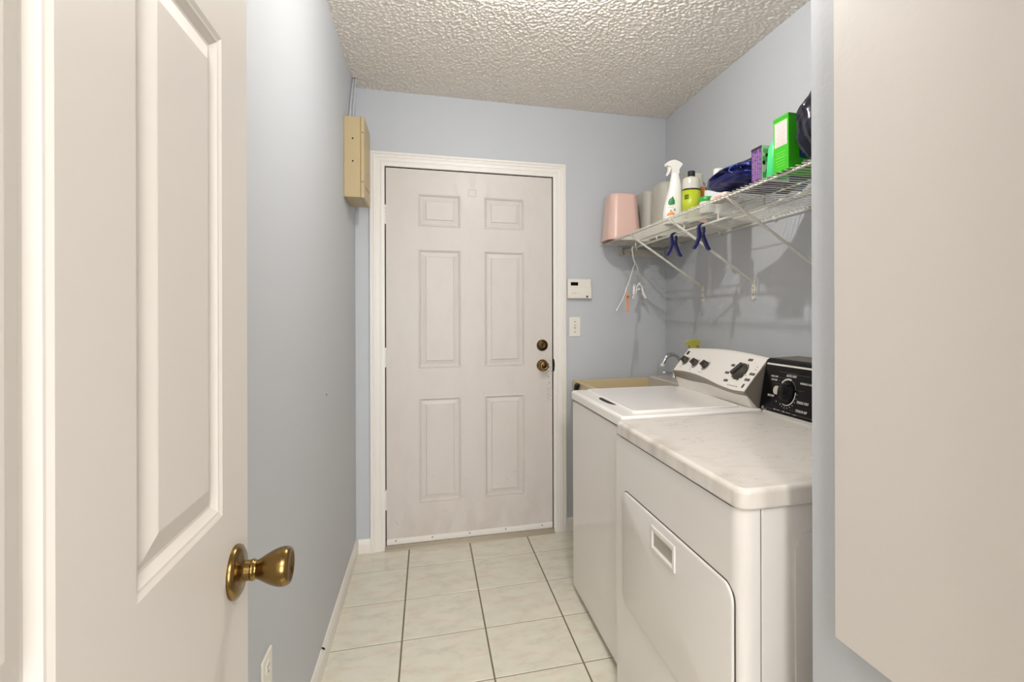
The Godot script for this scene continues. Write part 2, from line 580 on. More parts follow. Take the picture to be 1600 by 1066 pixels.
func tile_mesh(w: float, h: float) -> ArrayMesh:
	var s := sb()
	var b := 0.0014
	var us := w / TILE
	var vs := h / TILE
	var t := [Vector3(-w / 2 + b, 0, h / 2 - b), Vector3(w / 2 - b, 0, h / 2 - b), Vector3(w / 2 - b, 0, -h / 2 + b), Vector3(-w / 2 + b, 0, -h / 2 + b)]
	var l := [Vector3(-w / 2, -b, h / 2), Vector3(w / 2, -b, h / 2), Vector3(w / 2, -b, -h / 2), Vector3(-w / 2, -b, -h / 2)]
	var k := [Vector3(0, -0.004, 0), Vector3(0, -0.004, 0), Vector3(0, -0.004, 0), Vector3(0, -0.004, 0)]
	var uv := [Vector2(0, vs), Vector2(us, vs), Vector2(us, 0), Vector2(0, 0)]
	quad(s, t[0], t[1], t[2], t[3], uv)
	for i in 4:
		var j := (i + 1) % 4
		quad(s, l[i], l[j], t[j], t[i], [uv[i], uv[j], uv[j], uv[i]])
		quad(s, l[i] + k[i], l[j] + k[j], l[j], l[i], [uv[i], uv[j], uv[j], uv[i]])
	s.generate_normals()
	return s.commit()

func popcorn(x0: float, x1: float, d0: float, d1: float, step: float) -> ArrayMesh:
	var cell := FastNoiseLite.new()
	cell.noise_type = FastNoiseLite.TYPE_CELLULAR
	cell.seed = 11; cell.frequency = 104.0; cell.fractal_type = FastNoiseLite.FRACTAL_NONE
	cell.cellular_return_type = FastNoiseLite.RETURN_DISTANCE
	cell.cellular_distance_function = FastNoiseLite.DISTANCE_EUCLIDEAN
	cell.domain_warp_enabled = true; cell.domain_warp_amplitude = 0.008; cell.domain_warp_frequency = 60.0
	var big := FastNoiseLite.new()
	big.seed = 4; big.frequency = 45.0; big.fractal_octaves = 2
	var nx := int((x1 - x0) / step) + 1
	var nd := int((d1 - d0) / step) + 1
	var hs := PackedFloat32Array()
	hs.resize(nx * nd)
	for j in nd:
		for i in nx:
			var x := x0 + (x1 - x0) * i / (nx - 1)
			var d := d0 + (d1 - d0) * j / (nd - 1)
			var c := cell.get_noise_2d(x, d)            # about -1 at a cell's centre
			var b := big.get_noise_2d(x, d)
			hs[j * nx + i] = clampf(-0.2 - c + b * 0.6, 0.0, 1.0) * 0.006
	var v := PackedVector3Array()
	var nn := PackedVector3Array()
	var idx := PackedInt32Array()
	v.resize(nx * nd)
	nn.resize(nx * nd)
	var sx := (x1 - x0) / (nx - 1)
	var sd := (d1 - d0) / (nd - 1)
	for j in nd:
		for i in nx:
			var k := j * nx + i
			v[k] = Vector3(x0 + sx * i, CH - hs[k], -(d0 + sd * j))
			var gx := (hs[j * nx + mini(i + 1, nx - 1)] - hs[j * nx + maxi(i - 1, 0)]) / (2 * sx)
			var gd := (hs[mini(j + 1, nd - 1) * nx + i] - hs[maxi(j - 1, 0) * nx + i]) / (2 * sd)
			nn[k] = Vector3(-gx, -1, gd).normalized()
	for j in nd - 1:
		for i in nx - 1:
			var a := j * nx + i
			idx.append_array([a, a + 1, a + nx, a + 1, a + nx + 1, a + nx])
	var arr := []
	arr.resize(Mesh.ARRAY_MAX)
	arr[Mesh.ARRAY_VERTEX] = v
	arr[Mesh.ARRAY_NORMAL] = nn
	arr[Mesh.ARRAY_INDEX] = idx
	var m := ArrayMesh.new()
	m.add_surface_from_arrays(Mesh.PRIMITIVE_TRIANGLES, arr)
	return m

func make_hall() -> void:
	var h := thing("wall_hall", "pale walls of the hall behind the doorway", "wall", Vector3(0.2, 0, 1.2), "", "structure")
	var s := sb()
	addb(s, -1.72, -1.6, 0, CH + 0.005, -2.2, 0.1)
	addb(s, 1.9, 2.02, 0, CH + 0.005, -2.2, 0.1)
	addb(s, -1.72, 2.02, 0, CH + 0.005, -2.32, -2.2)
	obj("surface", s, M.wall, h)
	s = sb()
	addb(s, -1.72, XL - 0.12, -0.12, 0, -2.2, 0.1)
	addb(s, XR + 0.12, 2.02, -0.12, 0, -2.2, 0.1)
	obj("hall_floor", s, M.tiles[0], h)
	s = sb()
	addb(s, -1.72, XL - 0.12, CH + 0.004, CH + 0.12, -2.2, 0.1)
	addb(s, XR + 0.12, 2.02, CH + 0.004, CH + 0.12, -2.2, 0.1)
	obj("hall_ceiling", s, M.ceiling, h)

# ---------------------------------------------------------------- doors
func panel_door(s: SurfaceTool, x0: float, x1: float, y0: float, y1: float, z: float, th: float, holes: Array, prof: Array) -> void:
	# a slab whose front (z) is cut by rectangles; each is filled by a moulded profile of (inset, depth)
	s.set_smooth_group(-1)
	var uvf := func(v: Vector3) -> Vector2: return Vector2((v.x - x0) / (x1 - x0), (y1 - v.y) / (y1 - y0))
	var q := func(a: Vector3, b: Vector3, c: Vector3, d: Vector3) -> void: quad(s, a, b, c, d, [uvf.call(a), uvf.call(b), uvf.call(c), uvf.call(d)])
	var xs := [x0, x1]
	var ys := [y0, y1]
	for h in holes:
		for v in [h.position.x, h.end.x]:
			if not xs.has(v): xs.append(v)
		for v in [h.position.y, h.end.y]:
			if not ys.has(v): ys.append(v)
	xs.sort(); ys.sort()
	for i in xs.size() - 1:
		for j in ys.size() - 1:
			var mid := Vector2((xs[i] + xs[i + 1]) / 2, (ys[j] + ys[j + 1]) / 2)
			var inside := false
			for h in holes:
				if h.has_point(mid): inside = true
			if not inside: q.call(Vector3(xs[i], ys[j], z), Vector3(xs[i + 1], ys[j], z), Vector3(xs[i + 1], ys[j + 1], z), Vector3(xs[i], ys[j + 1], z))
	for h in holes:
		for k in prof.size() - 1:
			var a := loop_rect(h, prof[k], z)
			var b := loop_rect(h, prof[k + 1], z)
			for c in 4: q.call(a[c], a[(c + 1) % 4], b[(c + 1) % 4], b[c])
		var l := loop_rect(h, prof[-1], z)
		q.call(l[0], l[1], l[2], l[3])
	var e := 0.0
	q.call(Vector3(x1, y0, z), Vector3(x1, y0, z - th), Vector3(x1, y1, z - th), Vector3(x1, y1, z))
	q.call(Vector3(x0, y0, z - th), Vector3(x0, y0, z), Vector3(x0, y1, z), Vector3(x0, y1, z - th))
	q.call(Vector3(x0, y1, z), Vector3(x1, y1, z), Vector3(x1, y1, z - th), Vector3(x0, y1, z - th))
	q.call(Vector3(x0, y0, z - th), Vector3(x1, y0, z - th), Vector3(x1, y0, z), Vector3(x0, y0, z))
	q.call(Vector3(x1, y0, z - th + e), Vector3(x0, y0, z - th + e), Vector3(x0, y1, z - th + e), Vector3(x1, y1, z - th + e))

func loop_rect(h: Rect2, p: Vector2, z: float) -> Array:
	return [Vector3(h.position.x + p.x, h.position.y + p.x, z + p.y), Vector3(h.end.x - p.x, h.position.y + p.x, z + p.y), Vector3(h.end.x - p.x, h.end.y - p.x, z + p.y), Vector3(h.position.x + p.x, h.end.y - p.x, z + p.y)]

func make_back_door() -> void:
	var dr := thing("door_1", "closed white six panel entry door with brass knob and deadbolt", "door", P(0.237, 0, D), "", "structure")
	var holes := []
	for x in [[-0.0505, 0.1765], [0.3035, 0.5295]]:
		holes.append(Rect2(x[0], 1.739, x[1] - x[0], 0.180))
		holes.append(Rect2(x[0], 0.967, x[1] - x[0], 0.649))
		holes.append(Rect2(x[0], 0.235, x[1] - x[0], 0.571))
	var s := sb()
	var prof := [Vector2(0, 0), Vector2(0.004, 0.002), Vector2(0.0065, 0.002), Vector2(0.0085, -0.002), Vector2(0.011, -0.0025), Vector2(0.014, -0.0075), Vector2(0.019, -0.008), Vector2(0.038, -0.005), Vector2(0.0395, -0.005), Vector2(0.0415, 0.0)]
	panel_door(s, -0.2166, 0.693, 0.03, 2.0495, -(D + 0.003), 0.044, holes, prof)
	obj("slab", s, M.door, dr)
	# sweep, threshold
	s = sb()
	addb(s, -0.2155, 0.692, 0.034, 0.056, D - 0.004, D + 0.003, 0.0015)
	addb(s, -0.2155, 0.692, 0.024, 0.036, D - 0.002, D + 0.003, 0.001)
	var sw := obj("door_sweep", s, M.trim, dr)
	s = sb(true)
	for x in [-0.17, 0.02, 0.22, 0.42, 0.63]:
		lathe(s, [Vector2(0, 0.0016), Vector2(0.003, 0.0014), Vector2(0.004, 0)], 8, disc_axis(P(x, 0.045, D - 0.004), Vector3.BACK))
	obj("screws", s, M.screw, sw)
	s = sb()
	prism(s, PackedVector2Array([Vector2(0, 0), Vector2(0.03, 0), Vector2(0.028, 0.01), Vector2(0.014, 0.024), Vector2(-0.08, 0.026), Vector2(-0.08, 0)]), -0.2226, 0.6993, Transform3D(Basis(Vector3.BACK, Vector3.UP, Vector3.LEFT), P(0, 0, D)).scaled_local(Vector3(1, 1, -1)))
	obj("threshold", s, mat(c8(156, 146, 128), 0.45, 0.4), dr)
	# hinges
	for y in [1.797, 1.031, 0.267]:
		s = sb(true)
		for k in 5:
			lathe(s, [Vector2(0, 0), Vector2(0.0062, 0), Vector2(0.0062, 0), Vector2(0.0062, 0.0195), Vector2(0.0062, 0.0195), Vector2(0, 0.0195)], 12, Transform3D(Basis(), P(-0.2215, y - 0.052 + k * 0.0208, D - 0.004)))
		addb(s, -0.2225, -0.2150, y - 0.052, y + 0.052, D - 0.003, D + 0.02, 0.0)
		obj("hinge", s, M.trim, dr)
	# deadbolt and knob, in antique brass
	s = sb(true)
	lathe(s, [Vector2(0.0325, 0), Vector2(0.0325, 0.004), Vector2(0.030, 0.009), Vector2(0.022, 0.0125), Vector2(0.021, 0.0125), Vector2(0.0205, 0.017), Vector2(0.0185, 0.0185), Vector2(0.012, 0.0178), Vector2(0, 0.0172)], 36, disc_axis(P(0.6341, 1.0813, D + 0.003), Vector3.BACK))
	var db := obj("deadbolt", s, M.brass_dark, dr, "round antique brass deadbolt")
	s = sb()
	box(s, P(0.6341, 1.0813, D - 0.0165), Vector3(0.004, 0.013, 0.003), 0.0005)
	obj("keyway", s, M.black, db)
	var ax := disc_axis(P(0.6341, 0.966, D + 0.003), Vector3.BACK)
	s = sb(true)
	lathe(s, [Vector2(0.033, 0), Vector2(0.0335, 0.003), Vector2(0.030, 0.008), Vector2(0.018, 0.013), Vector2(0.013, 0.016), Vector2(0.0125, 0.026)], 36, ax)
	var kb := obj("knob", s, M.brass, dr, "round antique brass door knob")
	s = sb(true)
	lathe(s, [Vector2(0.012, 0.024), Vector2(0.015, 0.030), Vector2(0.024, 0.038), Vector2(0.0275, 0.048), Vector2(0.0265, 0.057), Vector2(0.021, 0.0625), Vector2(0.013, 0.064), Vector2(0.0125, 0.061), Vector2(0, 0.061)], 36, ax)
	obj("grip", s, M.brass, kb)
	s = sb(true)
	lathe(s, [Vector2(0.0125, 0.0612), Vector2(0.0118, 0.0635), Vector2(0.006, 0.0618), Vector2(0.0055, 0.0625), Vector2(0, 0.0635)], 20, ax)
	obj("lock_button", s, M.brass_dark, kb)

	# frame: jambs and stops behind, mitred casing in front
	var tr := thing("trim_1", "white fluted casing around the closed six panel door", "door casing", P(0.237, 0, D), "", "structure")
	s = sb()
	addb(s, -0.2226, -0.2221, 0, 2.0555, D - 0.001, D + 0.008)
	addb(s, 0.6988, 0.6993, 0, 2.0555, D - 0.001, D + 0.008)
	addb(s, -0.2226, 0.6993, 2.055, 2.0555, D - 0.001, D + 0.008)
	obj("jamb", s, M.trim, tr)
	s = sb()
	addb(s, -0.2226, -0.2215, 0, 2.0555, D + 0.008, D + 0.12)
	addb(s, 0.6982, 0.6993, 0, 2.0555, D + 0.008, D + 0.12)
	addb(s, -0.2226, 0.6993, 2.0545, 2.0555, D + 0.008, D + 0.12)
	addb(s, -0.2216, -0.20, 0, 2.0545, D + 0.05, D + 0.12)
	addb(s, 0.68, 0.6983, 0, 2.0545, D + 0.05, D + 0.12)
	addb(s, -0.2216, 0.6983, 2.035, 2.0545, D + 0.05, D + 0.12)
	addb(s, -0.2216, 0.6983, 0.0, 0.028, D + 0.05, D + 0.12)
	obj("gap_shade", s, M.jamb_dark, tr)  # near-black lining and stops paint the deep shade of the door gap
	var prof2 := [Vector2(0, 0), Vector2(0, 0.017), Vector2(0.003, 0.0185), Vector2(0.011, 0.0185), Vector2(0.014, 0.0145), Vector2(0.017, 0.0145), Vector2(0.021, 0.0165), Vector2(0.028, 0.0155), Vector2(0.030, 0.0125), Vector2(0.047, 0.0115), Vector2(0.049, 0.009), Vector2(0.054, 0.009), Vector2(0.057, 0.011), Vector2(0.072, 0.0095), Vector2(0.0738, 0.008), Vector2(0.0738, 0)]
	var xl := -0.2964
	var xr := 0.7731
	var yt := 2.1293
	for side in 3:
		s = sb()
		for k in prof2.size() - 1:
			var a: Vector2 = prof2[k]
			var b: Vector2 = prof2[k + 1]
			if side == 0: quad(s, P(xl + b.x, 0, D - b.y), P(xl + b.x, yt - b.x, D - b.y), P(xl + a.x, yt - a.x, D - a.y), P(xl + a.x, 0, D - a.y))
			elif side == 1: quad(s, P(xr - a.x, 0, D - a.y), P(xr - a.x, yt - a.x, D - a.y), P(xr - b.x, yt - b.x, D - b.y), P(xr - b.x, 0, D - b.y))
			else: quad(s, P(xl + b.x, yt - b.x, D - b.y), P(xr - b.x, yt - b.x, D - b.y), P(xr - a.x, yt - a.x, D - a.y), P(xl + a.x, yt - a.x, D - a.y))
		obj("head_casing" if side == 2 else "side_casing", s, M.trim, tr)
	# worn notch at the strike
	s = sb()
	prism(s, PackedVector2Array([Vector2(0.694, 0.935), Vector2(0.7, 0.925), Vector2(0.7035, 0.94), Vector2(0.7055, 0.965), Vector2(0.7045, 0.985), Vector2(0.701, 1.0), Vector2(0.695, 1.003)]), -(D - 0.005), -(D - 0.0105))
	obj("worn_notch", s, M.jamb_dark, tr, "dark splintered notch beside the latch")

func make_near_door() -> void:
	var dr := thing("door_2", "open white panelled door in the left foreground with a brass knob", "door", P(-0.235 + 0.0192 * 0.711, 0, 0.837 - 0.711), "", "structure")
	dr.set_meta("local", true)
	dr.rotation.y = PI / 2 + 0.0192
	# local x runs from hinge to free edge, z out of the face towards the room
	var w := 0.711
	var s := sb()
	var holes := []
	for x in [[w - 0.307, w - 0.0995], [0.0995, 0.307 - 0.008]]:
		holes.append(Rect2(x[0], 1.0226, x[1] - x[0], 0.5605))
		holes.append(Rect2(x[0], 0.23, x[1] - x[0], 0.44))
		holes.append(Rect2(x[0], 1.715, x[1] - x[0], 0.2))
	var prof := [Vector2(0, 0), Vector2(0.005, -0.0020), Vector2(0.0075, -0.0024), Vector2(0.0105, -0.0046), Vector2(0.0155, -0.0080), Vector2(0.0185, -0.0084), Vector2(0.041, -0.0014), Vector2(0.043, -0.0010)]
	panel_door(s, 0.0, w, 0.012, 2.03, 0.0, 0.035, holes, prof)
	obj("slab", s, mat(c8(215, 208, 200), 0.42), dr)
	var kx := w - 0.0573
	var ky := 0.9374
	var ax := disc_axis(Vector3(kx, ky, 0), Vector3(0, 0, 1))
	s = sb(true)
	lathe(s, [Vector2(0.0325, 0), Vector2(0.033, 0.002), Vector2(0.032, 0.0055), Vector2(0.027, 0.0085), Vector2(0.020, 0.0095), Vector2(0.0145, 0.0105), Vector2(0.0125, 0.013)], 48, ax)
	var r := obj("rosette", s, M.brass, dr)
	s = sb(true)
	lathe(s, [Vector2(0.0125, 0.0105), Vector2(0.0125, 0.019), Vector2(0.0125, 0.019), Vector2(0.0132, 0.0195), Vector2(0.0132, 0.0225), Vector2(0.0115, 0.0235), Vector2(0.0115, 0.026)], 40, ax)
	obj("collar", s, M.brass, r)
	s = sb(true)
	lathe(s, [Vector2(0.0115, 0.0255), Vector2(0.0125, 0.028), Vector2(0.0165, 0.0345), Vector2(0.0205, 0.042), Vector2(0.0232, 0.049), Vector2(0.0243, 0.055), Vector2(0.0238, 0.060), Vector2(0.0218, 0.0635), Vector2(0.0195, 0.0642), Vector2(0.0178, 0.0615), Vector2(0, 0.0605)], 48, ax)
	obj("knob", s, M.brass, dr, "tulip shaped antique brass door knob")
	s = sb()
	box(s, Vector3(w + 0.0004, ky, -0.0175), Vector3(0.0012, 0.057, 0.025), 0.0004)
	obj("latch_plate", s, M.brass_dark, dr)
	for y in [0.22, 1.02, 1.82]:
		s = sb(true)
		lathe(s, [Vector2(0, 0), Vector2(0.006, 0), Vector2(0.006, 0), Vector2(0.006, 0.09), Vector2(0.006, 0.09), Vector2(0, 0.09)], 12, Transform3D(Basis(), Vector3(-0.004, y - 0.045, 0.003)))
		obj("hinge", s, M.brass_dark, dr)

func make_wall_panel() -> void:
	var t := thing("wall_panel", "large blank off white panel hung on the blue wall in the right foreground", "wall panel", P(0.66, 0.72, 0.47))
	obj("board", bx(0.65, 0.6695, 0.720, 2.2, 0.12, 0.768, 0.0015), M.panel, t)
	obj("cleat", bx(0.6694, 0.6702, 0.75, 2.15, 0.15, 0.73), M.trim, t)

# ---------------------------------------------------------------- things on the walls
func make_breaker_panel() -> void:
	var t := thing("breaker_panel", "tan metal electrical panel box mounted high on the left wall by the corner", "electrical panel", P(XL, 1.80, 2.84))
	obj("body", bx(XL, -0.2985, 1.8005, 2.1715, 2.715, 2.968, 0.002), M.tan_metal, t)
	var cv := obj("cover", bx(-0.2978, -0.281, 1.799, 2.174, 2.713, 2.971, 0.003), M.tan_metal, t)
	var s := bx(-0.2815, -0.2785, 1.86, 2.11, 2.755, 2.925, 0.0012)
	var dd := obj("access_door", s, M.tan_metal, t)
	obj("pull_tab", bx(-0.279, -0.276, 1.965, 2.0, 2.76, 2.775, 0.001), M.tan_metal, dd)
	for q in [[-0.289, 2.1], [-0.289, 1.872]]:
		s = sb(true)
		lathe(s, [Vector2(0, 0.002), Vector2(0.0025, 0.0018), Vector2(0.0035, 0)], 10, disc_axis(P(q[0], q[1], 2.713), Vector3.BACK))
		obj("screw", s, M.screw, cv)
	for q in [[-0.331, 2.07], [-0.331, 1.966]]:
		s = sb(true)
		lathe(s, [Vector2(0, 0.0008), Vector2(0.0035, 0.0008), Vector2(0.004, 0)], 10, disc_axis(P(q[0], q[1], 2.715), Vector3.BACK))
		obj("mounting_hole", s, M.jamb_dark, t)
	for k in 2:
		var x: float = [-0.3615, -0.349][k]
		s = sb(true)
		tube(s, curve([P(x, 2.165, [2.85, 2.872][k]), P(x, 2.25, [2.872, 2.885][k]), P(x, 2.36, [2.935, 2.938][k]), P(x, CH, [3.0, 2.995][k])], 4), 0.0045, 8)
		var c := obj(numbered("cable"), s, M.wall, self)
		tag(c, ["painted cable nearer the left wall rising from the tan electrical panel", "painted cable nearer the back wall rising from the tan electrical panel"][k], "cable", "cables above the electrical panel")

func make_wall_fittings() -> void:
	# alarm keypad
	var t := thing("alarm_keypad", "white alarm keypad with small black display on the wall beside the door", "keypad", P(0.8523, 1.351, D))
	obj("body", bx(0.7803, 0.9243, 1.351, 1.4663, D - 0.026, D, 0.004), M.plate, t)
	obj("flap", bx(0.7815, 0.9231, 1.353, 1.4185, D - 0.0295, D - 0.0255, 0.0015), M.plate, t)
	obj("display", bx(0.798, 0.842, 1.4265, 1.4465, D - 0.0272, D - 0.025, 0.0004), M.black_gloss, t, "small black display window")
	var s := sb()
	addb(s, 0.896, 0.911, 1.4285, 1.443, D - 0.028, D - 0.0255, 0.001)
	obj("button", s, M.white, t)
	obj("printed_line", bx(0.806, 0.834, 1.3815, 1.3835, D - 0.02985, D - 0.029), M.grey_print, t)
	s = sb(true)
	lathe(s, [Vector2(0, 0.0015), Vector2(0.005, 0.0012), Vector2(0.006, 0)], 14, disc_axis(P(0.896, 1.363, D - 0.0295), Vector3.BACK))
	obj("emblem", s, M.dark_print, t)
	# light switch
	t = thing("light_switch", "white single toggle light switch below the alarm keypad", "light switch", P(0.828, 1.1286, D))
	obj("plate", bx(0.7932, 0.8628, 1.1286, 1.2438, D - 0.006, D, 0.0025), M.plate, t)
	s = sb()
	box(s, P(0.828, 1.187, D - 0.010), Vector3(0.0075, 0.012, 0.016), 0.0015, Transform3D(Basis(Vector3.RIGHT, 0.0), Vector3.ZERO))
	obj("toggle", s, M.plate, t)
	obj("toggle_slot", bx(0.8225, 0.8335, 1.176, 1.1975, D - 0.0064, D - 0.005), mat(c8(178, 170, 158), 0.6), t)
	for y in [1.216, 1.156]:
		s = sb(true)
		lathe(s, [Vector2(0, 0.0012), Vector2(0.0025, 0.001), Vector2(0.0034, 0)], 10, disc_axis(P(0.828, y, D - 0.006), Vector3.BACK))
		obj("screw", s, M.screw, t)
	# outlet low on the left wall
	t = thing("wall_outlet", "white electrical outlet plate low on the left wall beside the open door", "outlet", P(XL, 0.34, 1.436))
	obj("plate", bx(XL, XL + 0.0065, 0.349, 0.468, 1.397, 1.476, 0.0025), M.plate, t)
	for y in [0.435, 0.384]:
		s = sb(true)
		prism(s, rrect(0.034, 0.029, 0.0125), 0, 0.0022, Transform3D(Basis(Vector3(0, 0, -1), Vector3.UP, Vector3.RIGHT), P(XL + 0.0062, y, 1.436)))
		var rc := obj("receptacle", s, M.white, t)
		s = sb()
		for q in [[-0.006, 0.0], [0.006, 0.0]]: addb(s, XL + 0.0075, XL + 0.0087, y + 0.001, y + 0.009, 1.436 + q[0] - 0.001, 1.436 + q[0] + 0.001)
		addb(s, XL + 0.0075, XL + 0.0087, y - 0.010, y - 0.005, 1.4335, 1.4385)
		obj("slots", s, M.jamb_dark, rc)

# ---------------------------------------------------------------- sink corner
func make_sink() -> void:
	var t := thing("laundry_sink", "tan plastic laundry sink in the corner beyond the washer", "sink", P(1.1, 0, 2.78))
	var tan_ := bumpy(mat(c8(205, 186, 146), 0.5), 0.03, 0.08, 9, 3.0)
	var s := sb()
	var x0 := 0.803
	var x1 := 1.39
	var d0 := 2.49
	var d1 := 3.075
	var y1 := 0.881
	# basin walls sloping inward, floor and rim
	var o := [Vector2(x0, d0), Vector2(x1, d0), Vector2(x1, d1), Vector2(x0, d1)]
	var m := func(q: Vector2, k: float, back: float) -> Vector2:
		return Vector2(clampf(q.x, x0 + k, x1 - k - back), clampf(q.y, d0 + k, d1 - k))
	for i in 4:
		var a: Vector2 = o[i]
		var b: Vector2 = o[(i + 1) % 4]
		var lv := [[0.0, y1 - 0.035, 0.0], [0.0, y1 - 0.004, 0.0], [0.004, y1, 0.0], [0.028, y1, 0.085], [0.032, y1 - 0.004, 0.085], [0.06, 0.56, 0.085]]
		for k in lv.size() - 1:
			var a0: Vector2 = m.call(a, lv[k][0], lv[k][2]); var b0: Vector2 = m.call(b, lv[k][0], lv[k][2])
			var a1: Vector2 = m.call(a, lv[k + 1][0], lv[k + 1][2]); var b1: Vector2 = m.call(b, lv[k + 1][0], lv[k + 1][2])
			quad(s, P(a0.x, lv[k][1], a0.y), P(b0.x, lv[k][1], b0.y), P(b1.x, lv[k + 1][1], b1.y), P(a1.x, lv[k + 1][1], a1.y))
		var ao: Vector2 = m.call(a, 0.045, 0.0); var bo: Vector2 = m.call(b, 0.045, 0.0)
		quad(s, P(ao.x, 0.53, ao.y), P(bo.x, 0.53, bo.y), P(b.x, y1 - 0.035, b.y), P(a.x, y1 - 0.035, a.y))
	addb(s, x0 + 0.045, x1 - 0.045, 0.53, 0.56, d0 + 0.045, d1 - 0.045)
	obj("basin", s, tan_, t)
	for q in [[x0 + 0.06, d0 + 0.06], [x1 - 0.06, d0 + 0.06], [x0 + 0.06, d1 - 0.06], [x1 - 0.06, d1 - 0.06]]:
		s = sb(true)
		tube(s, [P(q[0], 0, q[1]), P(q[0], 0.54, q[1])], 0.016, 10)
		obj("leg", s, tan_, t)
	obj("faucet_deck", bx(1.262, x1 - 0.002, 0.60, y1 + 0.012, d0 + 0.034, d1 - 0.03, 0.006), mat(c8(206, 200, 190), 0.4), t, "grey white ledge of the sink")
	# chrome gooseneck faucet on the deck
	s = sb(true)
	tube(s, curve([P(1.365, 0.893, 2.80), P(1.362, 0.955, 2.80), P(1.343, 1.012, 2.80), P(1.305, 1.036, 2.80), P(1.268, 1.022, 2.80), P(1.247, 0.985, 2.80)], 6), 0.0108, 14)
	var f := obj("faucet", s, M.chrome, t, "chrome gooseneck faucet")
	s = sb(true)
	lathe(s, [Vector2(0, 0), Vector2(0.011, 0), Vector2(0.011, 0), Vector2(0.0105, 0.018), Vector2(0.009, 0.022)], 16, disc_axis(P(1.2415, 0.971, 2.80), Vector3(0.38, 1, 0)))
	obj("aerator", s, M.white, f)
	s = sb(true)
	lathe(s, [Vector2(0.022, 0), Vector2(0.022, 0.006), Vector2(0.013, 0.014), Vector2(0.011, 0.02)], 20, Transform3D(Basis(), P(1.365, 0.892, 2.80)))
	obj("faucet_base", s, M.chrome, f)
	for dd in [2.70, 2.90]:
		s = sb(true)
		lathe(s, [Vector2(0.018, 0), Vector2(0.018, 0.008), Vector2(0.012, 0.02), Vector2(0.014, 0.035), Vector2(0, 0.04)], 16, Transform3D(Basis(), P(1.36, 0.892, dd)))
		tube(s, [P(1.365, 0.922, dd), P(1.285, 0.926, dd)], 0.006, 10)
		obj("tap_handle", s, M.chrome, f)
	# hose end hooked on the near left rim
	s = sb(true)
	tube(s, curve([P(0.7885, 0.868, 2.915), P(0.7885, 0.867, 2.928), P(0.7885, 0.85, 2.94), P(0.7885, 0.7, 2.945), P(0.7885, 0.3, 2.945), P(0.7885, 0.003, 2.945)], 5), 0.0125, 16, true)
	var h := obj(numbered("drain_hose"), s, mat(c8(20, 20, 20), 0.5), self)
	tag(h, "black round hose end at the left rim of the laundry sink", "hose")

	# trigger spray bottle standing on the sink's ledge, only its yellow head in view
	t = thing("yellow_spray_bottle", "spray bottle with a yellow trigger head behind the washer console", "spray bottle", P(1.335, 0.893, 2.60))
	var yel := mat(c8(194, 188, 84), 0.45)
	s = sb(true)
	loft(s, [ring_xz(rrect(0.076, 0.05, 0.022), 0.893, 1.335, -2.6), ring_xz(rrect(0.078, 0.052, 0.023), 0.91, 1.335, -2.6), ring_xz(rrect(0.074, 0.05, 0.022), 0.99, 1.335, -2.6), ring_xz(rrect(0.05, 0.04, 0.018), 1.03, 1.335, -2.6), ring_xz(rrect(0.03, 0.03, 0.0149), 1.05, 1.335, -2.6)])
	obj("bottle", s, mat(c8(210, 214, 200), 0.25), t)
	s = sb(true)
	lathe(s, [Vector2(0, 1.045), Vector2(0.0145, 1.045), Vector2(0.0145, 1.045), Vector2(0.0145, 1.066), Vector2(0.011, 1.07), Vector2(0.011, 1.082)], 16, Transform3D(Basis(), P(1.322, 0, 2.60)))
	obj("neck", s, yel, t)
	s = sb()
	var hp := PackedVector2Array([Vector2(1.286, 1.112), Vector2(1.287, 1.098), Vector2(1.303, 1.096), Vector2(1.308, 1.08), Vector2(1.335, 1.08), Vector2(1.342, 1.095), Vector2(1.362, 1.1), Vector2(1.367, 1.118), Vector2(1.345, 1.126), Vector2(1.31, 1.124), Vector2(1.295, 1.118)])
	prism(s, hp, -2.61, -2.588)
	obj("trigger_head", s, yel, t)
	s = sb()
	prism(s, PackedVector2Array([Vector2(1.345, 1.097), Vector2(1.353, 1.1), Vector2(1.372, 1.068), Vector2(1.38, 1.062), Vector2(1.372, 1.06), Vector2(1.362, 1.07)]), -2.605, -2.594)
	obj("trigger", s, yel, t)

# ---------------------------------------------------------------- machines
func slope_frame(o: Vector3, slope: float) -> Transform3D:
	# a frame on a console face looking to -x: local x towards the camera (-depth), y up the face, z out of it
	var y := Vector3(slope, 1, 0).normalized()
	return Transform3D(Basis(Vector3(0, 0, 1), y, Vector3(0, 0, 1).cross(y)), o)

